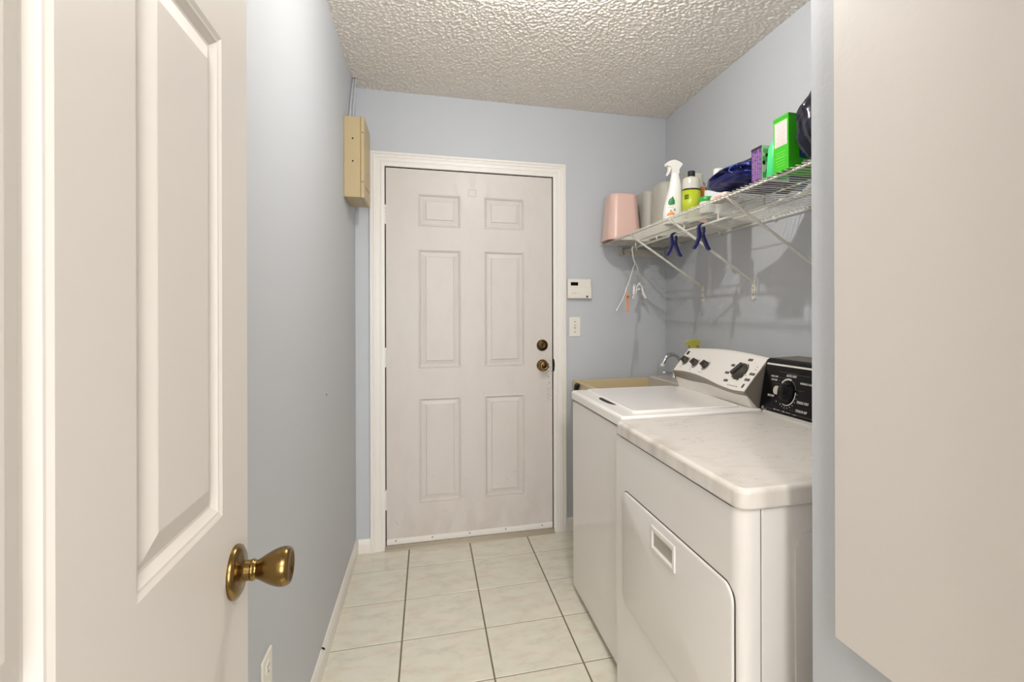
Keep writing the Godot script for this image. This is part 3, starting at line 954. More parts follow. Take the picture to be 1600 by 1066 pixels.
func make_washer() -> void:
	var t := thing("washing_machine", "white top load washing machine with white console and grey knobs", "washer", P(0.985, 0, 2.09))
	var d0 := 1.753
	var d1 := 2.434
	obj("cabinet", bx(0.633, 1.34, 0.022, 0.8715, d0 + 0.003, d1 - 0.002, 0.012), M.enamel, t)
	var s := sb()
	for q in [[0.68, d0 + 0.06], [1.29, d0 + 0.06], [0.68, d1 - 0.06], [1.29, d1 - 0.06]]:
		s = sb(true)
		lathe(s, [Vector2(0.022, 0), Vector2(0.022, 0.012), Vector2(0.012, 0.014), Vector2(0.012, 0.026)], 12, Transform3D(Basis(), P(q[0], 0, q[1])))
		obj("foot", s, M.black, t)
	obj("seam", bx(0.637, 1.335, 0.868, 0.877, d0 + 0.006, d1 - 0.006), M.jamb_dark, t)
	s = sb(true)
	plan_slab(s, 0.628, 1.345, d0, d1, 0.012, [[0.0015, 0.8745], [0.0, 0.877], [0.0, 0.879], [0.0, 0.902], [0.0, 0.9035], [0.003, 0.909], [0.008, 0.912], [0.010, 0.9125]])
	obj("top_deck", s, M.enamel_lit_top, t)
	# lid: a raised plate, with the shade of a finger notch painted before it
	s = sb(true)
	plan_slab(s, 0.690, 1.118, 1.808, 2.405, 0.022, [[0.0, 0.9115], [0.0, 0.9155], [0.0015, 0.918], [0.006, 0.9195], [0.0075, 0.9193], [0.014, 0.9178]])
	var lid := obj("lid", s, M.enamel_lit_top, t)
	s = sb()
	prism(s, PackedVector2Array([Vector2(1.985, 0.690), Vector2(1.998, 0.680), Vector2(2.03, 0.6725), Vector2(2.1, 0.6695), Vector2(2.15, 0.6725), Vector2(2.172, 0.680), Vector2(2.182, 0.690)]), 0.9124, 0.9129, Transform3D(Basis(Vector3(0, 0, -1), Vector3(1, 0, 0), Vector3(0, 1, 0)), Vector3.ZERO))
	obj("notch_shade", s, M.jamb_dark, lid)  # flat dark plate in place of the shade inside a recess
	# console
	var c0 := 1.776
	var c1 := 2.415
	var n := 40
	var rings := []
	var grey := []
	for i in n + 1:
		var u := float(i) / n
		var d := c0 + (c1 - c0) * u
		var top := 1.093 + 0.012 * sin(PI * clampf((d - 1.776) / 0.64, 0, 1))
		var w := wave_y(d)
		var xw := 1.21 - 0.81 * (1.093 - w)
		var xt := 1.21 + 0.81 * (top - 1.093)
		rings.append([P(xw, w, d), P(xt - 0.004, top - 0.005, d), P(xt + 0.004, top, d), P(xt + 0.014, top + 0.0005, d), P(1.31, 1.06, d), P(1.325, 0.913, d), P(xw + 0.03, 0.913, d)])
		grey.append([P(1.172, 0.9135, d), P(1.166, 0.921, d), P(xw - 0.0045, w - 0.006, d), P(xw - 0.003, w - 0.001, d), P(xw + 0.002, w + 0.0005, d), P(xw + 0.02, w - 0.01, d), P(1.2, 0.9135, d)])
	s = sb(true)
	strip_shell(s, rings)
	var con := obj("console", s, mat(c8(243, 238, 231), 0.35), t)
	s = sb(true)
	strip_shell(s, grey)
	obj("console_skirt", s, M.grey_console, t, "grey wavy lower part of the console")
	for e in 2:
		s = sb()
		var dd: float = [c0 - 0.006, c1 + 0.006][e]
		var de: float = [c0 + 0.0005, c1 - 0.0005][e]
		var r: Array = rings[0] if e == 0 else rings[n]
		var poly := PackedVector2Array([Vector2(1.165, 0.9135), Vector2(r[0].x - 0.002, r[0].y - 0.004), Vector2(r[0].x - 0.001, r[0].y + 0.003), Vector2(1.15, 1.022), Vector2(r[1].x + 0.003, r[1].y - 0.002), Vector2(r[3].x, r[3].y), Vector2(1.31, 1.06), Vector2(1.325, 0.9135)])
		prism(s, poly, -maxf(dd, de), -minf(dd, de))
		obj("end_cap", s, M.grey_console, t)
	# three small knobs and the cycle dial
	for q in [[1.167, 1.0399, 2.357], [1.1644, 1.0367, 2.258], [1.1633, 1.0353, 2.160]]:
		knob(con, wplane(q[1], q[2]), 0.0165, M.knob_grey)
		var ring := sb(true)
		arc_band(ring, wplane(q[1], q[2]), 0.0225, 0.0255, -2.3, 1.0, 0.0008)
		obj("printed_ring", ring, M.knob_grey, con)
	knob(con, wplane(1.0354, 1.886), 0.034, M.knob_grey)
	var ar := sb(true)
	var dial := wplane(1.0354, 1.886)
	for a in [[-0.2, 1.15], [-0.75, -0.38], [-1.25, -0.92], [-2.55, -2.3], [-2.95, -2.72]]: arc_band(ar, dial, 0.0395, 0.0435, a[0], a[1], 0.0008)
	obj("dial_marks", ar, M.dark_print, con)
	for q in [[1.0529, 1.9603, 0.024], [1.0237, 1.9663, 0.028], [0.9966, 1.9403, 0.028], [1.0803, 1.8705, 0.030], [1.0337, 1.802, 0.032], [1.0127, 1.8086, 0.032]]:
		var fr := wplane(q[0], q[1])
		s = sb()
		box(s, Vector3(0, 0, 0.0004), Vector3(q[2], 0.0105, 0.0008), 0.0, fr)
		var pill := obj("cycle_label", s, M.dark_print, con)
		s = sb()
		for k in 4: box(s, Vector3((k - 1.5) * q[2] * 0.17, 0, 0.001), Vector3(q[2] * 0.11, 0.0038, 0.0006), 0.0, fr)
		obj("lettering", s, M.grey_print, con)
	s = sb()
	box(s, Vector3(0, 0, 0.0004), Vector3(0.022, 0.02, 0.0008), 0.0, wplane(1.0741, 2.391))
	obj("brand_square", s, M.dark_print, con)
	s = sb()
	for k in 6: box(s, Vector3((k - 2.5) * 0.0125, 0.002 * (2.5 - k) * 0.0, 0.0004), Vector3(0.0028, 0.006, 0.0008), 0.0, wplane(0.9835, 1.875))
	obj("indicator_marks", s, M.dark_print, con)
	s = sb()
	box(s, Vector3(0, 0, 0.0006), Vector3(0.009, 0.017, 0.0012), 0.0, wplane(0.9905, 1.8087))
	obj("start_button", s, M.knob_grey, con)
	s = sb()
	for q in [[1.0135, 2.372, 0.026], [1.0085, 2.268, 0.012], [1.0055, 2.168, 0.036], [1.0255, 1.84, 0.02], [1.05, 1.80, 0.012], [1.06, 1.80, 0.01]]: box(s, Vector3(0, 0, 0.0003), Vector3(q[2], 0.0022, 0.0006), 0.0, wplane(q[0], q[1]))
	obj("small_print", s, M.grey_print, con)

func wave_y(d: float) -> float:
	var k := [[1.755, 0.9757], [1.844, 0.9714], [1.928, 0.9739], [2.007, 0.9801], [2.105, 0.9894], [2.206, 0.9955], [2.308, 0.9965], [2.428, 0.9924]]
	for i in k.size() - 1:
		if d <= k[i + 1][0]:
			var u := clampf((d - k[i][0]) / (k[i + 1][0] - k[i][0]), 0, 1)
			return cubic_interpolate(k[i][1], k[i + 1][1], k[maxi(i - 1, 0)][1], k[mini(i + 2, k.size() - 1)][1], u)
	return k[-1][1]

func wplane(y: float, d: float) -> Transform3D:
	return slope_frame(P(1.21 - 0.81 * (1.093 - y), y, d), 0.81)

func strip_shell(s: SurfaceTool, rows: Array) -> void:
	for i in rows.size() - 1:
		var n: int = rows[i].size()
		for k in n:
			s.set_smooth_group(k + 1)
			quad(s, rows[i][k], rows[i][(k + 1) % n], rows[i + 1][(k + 1) % n], rows[i + 1][k])
	s.set_smooth_group(-1)
	for e in [0, rows.size() - 1]:
		var r: Array = rows[e]
		for k in range(1, r.size() - 1):
			if e == 0: tri(s, r[0], r[k + 1], r[k])
			else: tri(s, r[0], r[k], r[k + 1])

func knob(parent: Node, fr: Transform3D, r: float, m: Material) -> void:
	var s := sb(true)
	var ax := Transform3D(Basis(fr.basis.x, fr.basis.z, -fr.basis.y), fr.origin)
	lathe(s, [Vector2(r * 1.12, 0), Vector2(r * 1.12, 0.003), Vector2(r, 0.006), Vector2(r * 0.94, 0.014), Vector2(r * 0.8, 0.0165), Vector2(0, 0.017)], 32, ax)
	var kb := obj("knob", s, m, parent)
	s = sb()
	box(s, Vector3(0, 0, 0.021), Vector3(r * 0.5, r * 1.75, 0.013), 0.003, Transform3D(Basis(fr.basis.z.normalized(), -0.55) * fr.basis, fr.origin))
	kb.mesh = merge([kb.mesh, commit(s)])

func commit(s: SurfaceTool) -> ArrayMesh:
	s.generate_normals()
	return s.commit()

func merge(list: Array) -> ArrayMesh:
	var s := SurfaceTool.new()
	for m in list: s.append_from(m, 0, Transform3D.IDENTITY)
	return s.commit()

func arc_band(s: SurfaceTool, fr: Transform3D, r0: float, r1: float, a0: float, a1: float, z: float) -> void:
	var n := maxi(3, int((a1 - a0) / 0.15))
	s.set_smooth_group(-1)
	for k in n:
		var a := a0 + (a1 - a0) * k / n
		var b := a0 + (a1 - a0) * (k + 1) / n
		var A := Vector3(cos(a), sin(a), 0)
		var B := Vector3(cos(b), sin(b), 0)
		var Z := Vector3(0, 0, z)
		quad(s, fr * (A * r0 + Z), fr * (A * r1 + Z), fr * (B * r1 + Z), fr * (B * r0 + Z))
		quad(s, fr * (A * r1), fr * (B * r1), fr * (B * r1 + Z), fr * (A * r1 + Z))
		quad(s, fr * (B * r0), fr * (A * r0), fr * (A * r0 + Z), fr * (B * r0 + Z))

func plan_slab(s: SurfaceTool, x0: float, x1: float, d0: float, d1: float, r: float, levels: Array, uv := false) -> void:
	# a rounded rectangle in plan, its outline inset per level; levels of [inset, y] from bottom to top
	var rings := []
	for l in levels:
		rings.append(ring_xz(rrect(x1 - x0 - 2 * l[0], d1 - d0 - 2 * l[0], maxf(r - l[0], 0.002), 6), l[1], (x0 + x1) / 2, -(d0 + d1) / 2))
	loft(s, rings, true, false, Rect2(x0, -d1, x1 - x0, d1 - d0) if uv else Rect2())
	# flat top
	s.set_smooth_group(-1)
	var top: PackedVector3Array = rings[-1]
	var f := func(v: Vector3) -> Vector2: return Vector2((v.x - x0) / (x1 - x0), (v.z + d1) / (d1 - d0))
	var m := Vector3((x0 + x1) / 2, levels[-1][1], -(d0 + d1) / 2)
	for k in top.size():
		var a := top[k]
		var b := top[(k + 1) % top.size()]
		tri(s, m, a, b, f.call(m), f.call(a), f.call(b))

func make_dryer() -> void:
	var t := thing("clothes_dryer", "white clothes dryer with scuffed top and glossy black console in front", "dryer", P(0.985, 0, 1.36))
	var d0 := 0.988
	var d1 := 1.740
	# wrap-round front panel, side panel, back
	var s := sb(true)
	var fp := PackedVector2Array()
	var r := 0.032
	fp.append(Vector2(0.655, d1)); fp.append(Vector2(0.605, d1))
	for k in 9:
		var a := PI + PI / 2 * k / 8.0
		fp.append(Vector2(0.605 + r + r * cos(a), d0 + r + r * sin(a)))
	fp.append(Vector2(0.655, d0))
	s.set_smooth_group(0)
	for i in fp.size() - 1:
		var a := fp[i]
		var b := fp[i + 1]
		s.set_smooth_group(2 if i == 0 else 1)
		quad(s, P(a.x, 0.02, a.y), P(b.x, 0.02, b.y), P(b.x, 0.8585, b.y), P(a.x, 0.8585, a.y))
	s.set_smooth_group(-1)
	addb(s, 0.64, 0.6545, 0.02, 0.858, d0 + 0.0005, d0 + 0.02)
	obj("front_panel", s, M.enamel, t)
	s = bx(0.6588, 1.37, 0.02, 0.8575, d0 + 0.001, d1 - 0.002, 0.0015)
	obj("cabinet", s, M.enamel, t)
	s = sb(true)
	prism(s, rrect(0.50, 0.74, 0.035, 6, 0.989, 0.428), 0, 0.0025, Transform3D(Basis(), P(0, 0, d0 + 0.001)))
	obj("side_emboss", s, M.enamel, t)
	obj("seam", bx(0.650, 0.662, 0.03, 0.857, d0 + 0.004, d0 + 0.02), M.jamb_dark, t)
	s = sb(true)
	plan_slab(s, 0.611, 1.365, d0 + 0.006, d1 - 0.004, 0.03, [[0.0, 0.854], [0.0, 0.866]])
	obj("top_gap_shade", s, M.jamb_dark, t)  # dark slab paints the shade of the gap under the top
	s = bx(0.62, 1.36, 0.0, 0.022, d0 + 0.015, d1 - 0.01)
	obj("base", s, M.jamb_dark, t)
	s = sb(true)
	plan_slab(s, 0.600, 1.375, 0.974, 1.7415, 0.03, [[0.003, 0.862], [0.0, 0.8655], [0.0, 0.8675], [0.0, 0.8935], [0.0, 0.8955], [0.002, 0.9005], [0.0065, 0.9042], [0.0095, 0.905]], true)
	obj("top", s, M.dryer_top, t)
	# door: proud panel with rounded corners, dark gap round it, recessed pull
	var fr := Transform3D(Basis(Vector3(0, 0, 1), Vector3.UP, Vector3.LEFT), P(0.605, 0, 0))
	var door := rrect(0.668, 0.358, 0.036, 7, -1.339, 0.516)
	s = sb(true)
	prism(s, rrect(0.6715, 0.362, 0.038, 7, -1.339, 0.517), -0.002, 0.0008, fr)
	obj("door_gap", s, mat(c8(74, 68, 60), 0.8), t)
	s = sb(true)
	var rr := []
	for l in [[0.0, -0.001], [0.0, 0.0035], [0.0015, 0.0052], [0.005, 0.0062]]:
		var ring := PackedVector3Array()
		for p in rrect(0.668 - 2 * l[0], 0.358 - 2 * l[0], 0.036 - l[0], 7, -1.339, 0.516): ring.append(fr * Vector3(p.x, p.y, l[1]))
		rr.append(ring)
	loft(s, rr, true, true)
	var dd := obj("door", s, M.enamel, t)
	# pull: raised bezel around a cup with sloping sides
	s = sb()
	var c := Vector2(-1.350, 0.6375)
	var lv := [[0.077, 0.0345, 0.006], [0.076, 0.0335, 0.0095], [0.070, 0.028, 0.0105], [0.066, 0.024, 0.0105], [0.062, 0.0205, 0.0066], [0.058, 0.016, 0.0064]]
	for i in lv.size() - 1:
		for k in 4:
			var sg := [[-1, -1], [1, -1], [1, 1], [-1, 1]]
			var g0: Array = sg[k]
			var g1: Array = sg[(k + 1) % 4]
			quad(s, fr * Vector3(c.x + g0[0] * lv[i][0], c.y + g0[1] * lv[i][1], lv[i][2]), fr * Vector3(c.x + g1[0] * lv[i][0], c.y + g1[1] * lv[i][1], lv[i][2]), fr * Vector3(c.x + g1[0] * lv[i + 1][0], c.y + g1[1] * lv[i + 1][1], lv[i + 1][2]), fr * Vector3(c.x + g0[0] * lv[i + 1][0], c.y + g0[1] * lv[i + 1][1], lv[i + 1][2]))
	var pull := obj("handle", s, M.enamel, dd, "recessed rectangular pull")
	s = sb()
	box(s, Vector3(c.x, c.y, 0.0063), Vector3(0.117, 0.033, 0.0006), 0.0, fr)
	obj("handle_cup_shade", s, mat(c8(176, 168, 158), 0.4), dd)  # cup floor painted darker, as if shaded by a deep recess
	# console
	var c0 := 0.995
	var c1 := 1.764
	s = sb()
	var poly := PackedVector2Array([Vector2(1.166, 0.9135), Vector2(1.1975, 1.084), Vector2(1.203, 1.092), Vector2(1.212, 1.0965), Vector2(1.33, 1.101), Vector2(1.345, 1.09), Vector2(1.355, 0.9135)])
	prism(s, poly, -c1, -c0)
	var con := obj("console", s, M.black_gloss, t, "glossy black slanted console")
	s = sb()
	prism(s, PackedVector2Array([Vector2(1.214, 1.0966), Vector2(1.325, 1.1008), Vector2(1.325, 1.1022), Vector2(1.214, 1.098)]), -c1 + 0.012, -c0)
	obj("console_cover", s, mat(c8(108, 100, 90), 0.4, 0.3), t)
	s = sb()
	prism(s, PackedVector2Array([Vector2(1.164, 0.9052), Vector2(1.172, 0.9052), Vector2(1.172, 0.9136), Vector2(1.166, 0.9136)]), -c1 + 0.024, -c0)
	obj("console_foot_trim", s, M.chrome, t)
	s = sb()
	box(s, Vector3(0, 0, 0.0006), Vector3(0.74, 0.0062, 0.0012), 0.0, dplane(1.0778, 1.385))
	obj("trim_stripe", s, mat(c8(226, 222, 214), 0.3), con, "white stripe along the top of the console")
	var dial := dplane(0.9895, 1.620)
	s = sb(true)
	arc_band(s, dial, 0.0425, 0.048, 1.25, 2.45, 0.0008)
	arc_band(s, dial, 0.0425, 0.046, -1.95, 0.12, 0.0008)
	for k in 8:
		var a := -1.9 + k * 0.27
		box(s, Vector3(cos(a) * 0.0535, sin(a) * 0.0535, 0.0004), Vector3(0.0025, 0.0025, 0.0008), 0.0, dial)
	for q in [[-0.052, -0.038], [-0.028, -0.044]]: box(s, Vector3(q[0], q[1], 0.0004), Vector3(0.0035, 0.0035, 0.0008), 0.0, dial)
	obj("dial_marks", s, M.white_print, con)
	s = sb(true)
	arc_band(s, dial, 0.0435, 0.047, 0.3, 1.2, 0.0006)
	box(s, Vector3(0.062, 0.014, 0.0003), Vector3(0.05, 0.0012, 0.0006), 0.0, dial)
	box(s, Vector3(0.05, -0.056, 0.0003), Vector3(0.05, 0.0012, 0.0006), 0.0, dial)
	for q in [[1.0355, 1.662, 0.05], [1.0245, 1.668, 0.04], [1.0135, 1.68, 0.04], [1.0555, 1.63, 0.1], [1.0525, 1.57, 0.11], [0.9235, 1.60, 0.26]]:
		box(s, Vector3(0, 0, 0.0003), Vector3(q[2], 0.0014, 0.0006), 0.0, dplane(q[0], q[1]))
	obj("faint_lines", s, mat(c8(70, 66, 64), 0.5), con)
	s = sb(true)
	var ax := Transform3D(Basis(dial.basis.x, dial.basis.z, -dial.basis.y), dial.origin)
	lathe(s, [Vector2(0.036, 0), Vector2(0.036, 0.004), Vector2(0.030, 0.007), Vector2(0.027, 0.02), Vector2(0.024, 0.022), Vector2(0, 0.0222)], 36, ax)
	obj("timer_knob", s, M.black_gloss, con)
	s = sb(true)
	var bd := dplane(0.9908, 1.6595)
	lathe(s, [Vector2(0.0155, 0), Vector2(0.0155, 0.016), Vector2(0.0155, 0.016), Vector2(0.0145, 0.018), Vector2(0.0145, 0.018), Vector2(0, 0.0185)], 28, Transform3D(Basis(bd.basis.x, bd.basis.z, -bd.basis.y), bd.origin))
	obj("start_button", s, mat(c8(206, 200, 190), 0.3, 0.5), con, "round silver start button")
	for q in [["AUTO DRY", 1.0455, 1.609, 0.0085], ["AIR DRY", 0.9685, 1.706, 0.0075], ["TIMED DRY", 0.9655, 1.5335, 0.0085], ["TOUCH-UP", 0.938, 1.534, 0.0085], ["WRINKLE GUARD", 1.0275, 1.524, 0.0065], ["MORE DRY", 1.0365, 1.701, 0.006], ["LESS DRY", 1.0247, 1.700, 0.006]]:
		var f2 := dplane(q[1], q[2])
		text("lettering", q[0], Transform3D(f2.basis, f2.origin + f2.basis.z * 0.0006), q[3], M.white_print, con, true)
	s = sb()
	for q in [[0.9249, 1.6745, 0.009, 0.0045], [0.9248, 1.655, 0.022, 0.0022], [0.9244, 1.6245, 0.01, 0.0045], [0.9238, 1.600, 0.024, 0.0022], [0.9225, 1.565, 0.018, 0.0018], [0.921, 1.744, 0.012, 0.009], [0.917, 1.735, 0.03, 0.002]]: box(s, Vector3(0, 0, 0.0004), Vector3(q[2], q[3], 0.0008), 0.0, dplane(q[0], q[1]))
	obj("small_print", s, mat(c8(150, 148, 144), 0.5), con)

func dplane(y: float, d: float) -> Transform3D:
	return slope_frame(P(1.166 + 0.1848 * (y - 0.9135), y, d), 0.1848)

# ---------------------------------------------------------------- wire shelf
const SY := 1.672       # top of the shelf wires

func make_shelf() -> void:
	var t := thing("wire_shelf", "white ventilated wire shelf with diagonal braces on the right wall", "shelf", P(1.4, SY, 2.05))
	var dn := 0.985
	var df := 3.112
	var s := sb(true)
	tube(s, [P(1.0, SY - 0.005, dn), P(1.0, SY - 0.005, df)], 0.0038, 8)
	obj("front_rail", s, M.wire, t)
	s = sb(true)
	tube(s, [P(1.12, SY - 0.006, dn), P(1.12, SY - 0.006, 2.80)], 0.0028, 8)
	obj("middle_rail", s, M.wire, t)
	s = sb(true)
	tube(s, [P(1.40, SY - 0.012, dn), P(1.40, SY - 0.012, df)], 0.003, 8)
	obj("back_rail", s, M.wire, t)
	s = sb(true)
	tube(s, [P(1.262, SY - 0.006, dn), P(1.262, SY - 0.006, df)], 0.0026, 8)
	obj("support_rail", s, M.wire, t)
	s = sb(true)
	tube(s, [P(1.12, SY - 0.038, dn), P(1.12, SY - 0.038, 3.10)], 0.0048, 10)
	obj("hang_rod", s, M.wire, t)
	s = sb(true)
	tube(s, curve([P(0.998, SY - 0.004, 0), P(1.01, SY - 0.0016, 0), P(1.39, SY - 0.0016, 0), P(1.402, SY - 0.006, 0)], 2), 0.0018, 6)
	s.generate_normals()
	var wm := s.commit()
	var k := 0
	var d := 1.0
	while d < df:
		var w := obj("deck_wire", wm, M.wire, t)
		w.position = P(0, 0, d) - t.position
		d += 0.0254
		k += 1
	for dd in [2.885, 2.591, 2.279, 1.975, 1.665, 1.36]:
		s = sb(true)
		tube(s, curve([P(1.118, SY - 0.002, dd - 0.004), P(1.1215, SY - 0.003, dd), P(1.121, SY - 0.02, dd), P(1.12, SY - 0.034, dd)], 3), 0.0042, 8)
		obj("rod_clip", s, M.wire, t)
	for dd in [2.640, 2.167, 1.698, 1.228]:
		s = sb(true)
		tube(s, curve([P(0.998, SY + 0.0, dd), P(1.004, SY - 0.012, dd), P(1.03, SY - 0.03, dd), P(1.385, 1.415, dd), P(1.400, 1.402, dd)], 4), 0.0058, 10)
		var br := obj("brace", s, M.wire, t)
		s = sb(true)
		prism(s, rrect(0.026, 0.086, 0.006), 0, 0.005, Transform3D(Basis(Vector3(0, 0, 1), Vector3.UP, Vector3.LEFT), P(XR, 1.368, dd)))
		obj("foot_plate", s, M.wire, br)
		s = sb(true)
		for y in [1.375, 1.345]: lathe(s, [Vector2(0, 0.0026), Vector2(0.003, 0.002), Vector2(0.0042, 0)], 10, disc_axis(P(XR - 0.005, y, dd), Vector3.LEFT))
		obj("screws", s, M.screw, br)
	for dd in [2.9, 2.45, 2.0, 1.76, 1.45]:
		s = bx(1.392, XR, SY - 0.020, SY - 0.002, dd - 0.008, dd + 0.008, 0.003)
		obj("wall_clip", s, M.wire, t)
	# cleat on the back wall that carries the shelf's far end
	t = thing("shelf_cleat", "grey white mounting rail screwed to the back wall under the shelf's far end", "bracket", P(1.25, 1.61, D))
	obj("rail", bx(1.106, 1.392, 1.609, 1.652, D - 0.016, D, 0.002), mat(c8(206, 200, 188), 0.5), t)
	s = sb()
	addb(s, 1.102, 1.110, 1.608, 1.660, D - 0.04, D, 0.0015)
	addb(s, 1.126, 1.132, 1.612, 1.655, D - 0.036, D - 0.016, 0.001)
	obj("end_bracket", s, mat(c8(196, 190, 178), 0.5), t)
	for x in [1.18, 1.372]:
		s = sb(true)
		lathe(s, [Vector2(0, 0.0022), Vector2(0.0032, 0.0018), Vector2(0.0045, 0)], 10, disc_axis(P(x, 1.628, D - 0.016), Vector3.BACK))
		obj("screw", s, M.screw, t)

func make_hanging_things() -> void:
	# blue clips gripping the rod
	var jaws := PackedVector2Array([Vector2(-0.004, 0.010), Vector2(0.004, 0.0105), Vector2(0.0085, 0.007), Vector2(0.006, 0.003), Vector2(0.001, 0.005), Vector2(-0.006, 0.003), Vector2(-0.0085, -0.006), Vector2(-0.006, -0.02), Vector2(-0.003, -0.033), Vector2(-0.004, -0.047), Vector2(-0.017, -0.082), Vector2(-0.027, -0.098), Vector2(-0.0335, -0.097), Vector2(-0.034, -0.088), Vector2(-0.025, -0.074), Vector2(-0.016, -0.046), Vector2(-0.0155, -0.03), Vector2(-0.0175, -0.01), Vector2(-0.013, 0.004)])
	for k in 2:
		var dd: float = [2.112, 2.384][k]
		var t := thing("clothespin", ["large navy plastic clip on the shelf rod, nearer of the two", "large navy plastic clip on the shelf rod, farther one nearest the corner"][k], "clip", P(1.12, 1.634, dd), "navy clips on the shelf rod")
		var fr := Transform3D(Basis().scaled(Vector3(1.18, 1.03, 1)), P(1.12, 1.634, dd))
		var s := sb()
		prism(s, jaws, -0.008, 0.008, fr)
		obj("jaw", s, M.navy, t)
		var mir := PackedVector2Array([Vector2(0.003, -0.0055), Vector2(0.0095, -0.004), Vector2(0.0112, -0.02), Vector2(0.0088, -0.034), Vector2(0.0125, -0.05), Vector2(0.0245, -0.082), Vector2(0.0325, -0.095), Vector2(0.030, -0.1015), Vector2(0.0225, -0.099), Vector2(0.012, -0.08), Vector2(0.0015, -0.05), Vector2(-0.001, -0.036), Vector2(0.0035, -0.022)])
		s = sb()
		prism(s, mir, -0.0075, 0.0085, fr)
		obj("jaw", s, M.navy, t)
		s = sb(true)
		tube(s, [fr * Vector3(0, -0.037, -0.009), fr * Vector3(0, -0.037, 0.009)], 0.0055, 10)
		obj("spring", s, mat(c8(60, 62, 90), 0.3, 0.5), t)
	# wire hanger, seen almost edge on
	var t := thing("wire_hanger", "white wire clothes hanger hooked on the shelf rod near the corner", "hanger", P(1.12, 1.3, 2.9))
	var s := sb(true)
	var N := P(1.138, 1.548, 2.935)
	tube(s, curve([P(1.142, 1.622, 2.925), P(1.136, 1.643, 2.915), P(1.122, 1.646, 2.91), P(1.108, 1.634, 2.905), P(1.108, 1.612, 2.905), P(1.120, 1.575, 2.918), N], 5), 0.0036, 8)
	obj("hook", s, M.wire, t)
	s = sb(true)
	tube(s, curve([N, P(1.115, 1.525, 2.905), P(1.055, 1.432, 2.82), P(1.026, 1.396, 2.785), P(1.014, 1.372, 2.765), P(0.98, 1.335, 2.72), P(0.925, 1.276, 2.655)], 5), 0.0036, 8)
	tube(s, curve([N, P(1.160, 1.52, 2.955), P(1.168, 1.498, 2.972), P(1.205, 1.468, 3.02), P(1.245, 1.437, 3.07)], 5), 0.0034, 8)
	obj("shoulder_wire", s, M.wire, t)
	# pins on the hanger
	var pin := PackedVector2Array([Vector2(-0.006, 0.012), Vector2(0.002, 0.016), Vector2(0.004, 0.0), Vector2(0.0035, -0.03), Vector2(0.0065, -0.075), Vector2(0.004, -0.098), Vector2(-0.002, -0.098), Vector2(-0.0045, -0.075), Vector2(-0.006, -0.03)])
	t = thing("clothespin", "orange spring clothespin hanging from the wire hanger", "clothespin", P(1.03, 1.37, 2.785))
	var of := Transform3D(Basis(Vector3.UP, 0.4).scaled(Vector3(0.7, 1, 0.8)), P(1.032, 1.366, 2.785))
	var org := mat(c8(226, 172, 144), 0.5)
	s = sb()
	prism(s, pin, -0.005, 0.005, Transform3D(of.basis, of * Vector3(-0.0065, 0, 0)))
	obj("leg", s, org, t)
	var mp := PackedVector2Array()
	for p in pin: mp.append(Vector2(-p.x, p.y))
	s = sb()
	prism(s, mp, -0.005, 0.005, Transform3D(of.basis, of * Vector3(0.0065, 0, 0.002)))
	obj("leg", s, org, t)
	s = sb(true)
	tube(s, [of * Vector3(0, -0.012, -0.008), of * Vector3(0, -0.012, 0.008)], 0.0062, 10)
	obj("spring", s, mat(c8(176, 84, 50), 0.4), t)
	for k in 2:
		var at: Vector3 = [P(1.185, 1.405, 3.0), P(1.128, 1.405, 2.925)][k]
		var sc: float = [1.12, 0.68][k]
		t = thing("clothespin", ["white plastic clip with open legs at the right of the wire hanger", "small white plastic clip between the orange clothespin and the larger white clip"][k], "clothespin", at, "white clips on the wire hanger")
		var wf := Transform3D(Basis(Vector3.UP, [-0.15, 1.0][k]).scaled(Vector3.ONE * sc), at)
		var wc := mat(c8(236, 234, 228), 0.3)
		for m in [1.0, -1.0]:
			var pl := PackedVector2Array()
			for p in [Vector2(-0.012, 0.028), Vector2(-0.004, 0.030), Vector2(0.012, 0.010), Vector2(0.010, -0.002), Vector2(0.016, -0.024), Vector2(0.03, -0.048), Vector2(0.036, -0.05), Vector2(0.037, -0.042), Vector2(0.025, -0.018), Vector2(0.019, 0.004), Vector2(0.016, 0.014), Vector2(0.0, 0.036)]: pl.append(Vector2(p.x * m, p.y))
			s = sb()
			prism(s, pl, -0.0075 + m * 0.0006, 0.0075 + m * 0.0006, wf)
			obj("jaw", s, wc, t)
		s = sb(true)
		tube(s, [wf * Vector3(0, -0.001, -0.008), wf * Vector3(0, -0.001, 0.008)], 0.010 * sc, 12)
		obj("spring", s, mat(c8(214, 212, 206), 0.3, 0.3), t)

# ---------------------------------------------------------------- goods on the shelf
func bin(called: String, label: String, cx: float, d: float, y0: float, h: float, wb: float, db: float, k: float, m: Material, group := "") -> Node3D:
	# a wastebasket stored upside down: wide rim below, closed rounded bottom above
	var t := thing(called, label, "wastebasket", P(cx, y0, d), group)
	var s := sb(true)
	var rings := []
	for q in [[0.97, 0.012], [0.955, 0.02], [k + (0.955 - k) * 0.45, h * 0.55], [k + 0.015, h * 0.93], [k - 0.01, h * 0.975], [k - 0.07, h * 0.995], [k - 0.16, h]]:
		rings.append(ring_xz(rrect(wb * q[0], db * q[0], wb * q[0] * 0.27, 7), y0 + q[1], cx, -d))
	loft(s, rings, false, true)
	obj("shell", s, m, t)
	s = sb(true)
	rings = []
	for q in [[0.93, 0.016], [0.95, 0.0], [1.0, 0.0], [1.012, 0.005], [1.0, 0.012], [0.96, 0.0135]]:
		rings.append(ring_xz(rrect(wb * q[0], db * q[0], wb * q[0] * 0.27, 7), y0 + q[1], cx, -d))
	loft(s, rings, false, false)
	obj("rim", s, m, t)
	return t

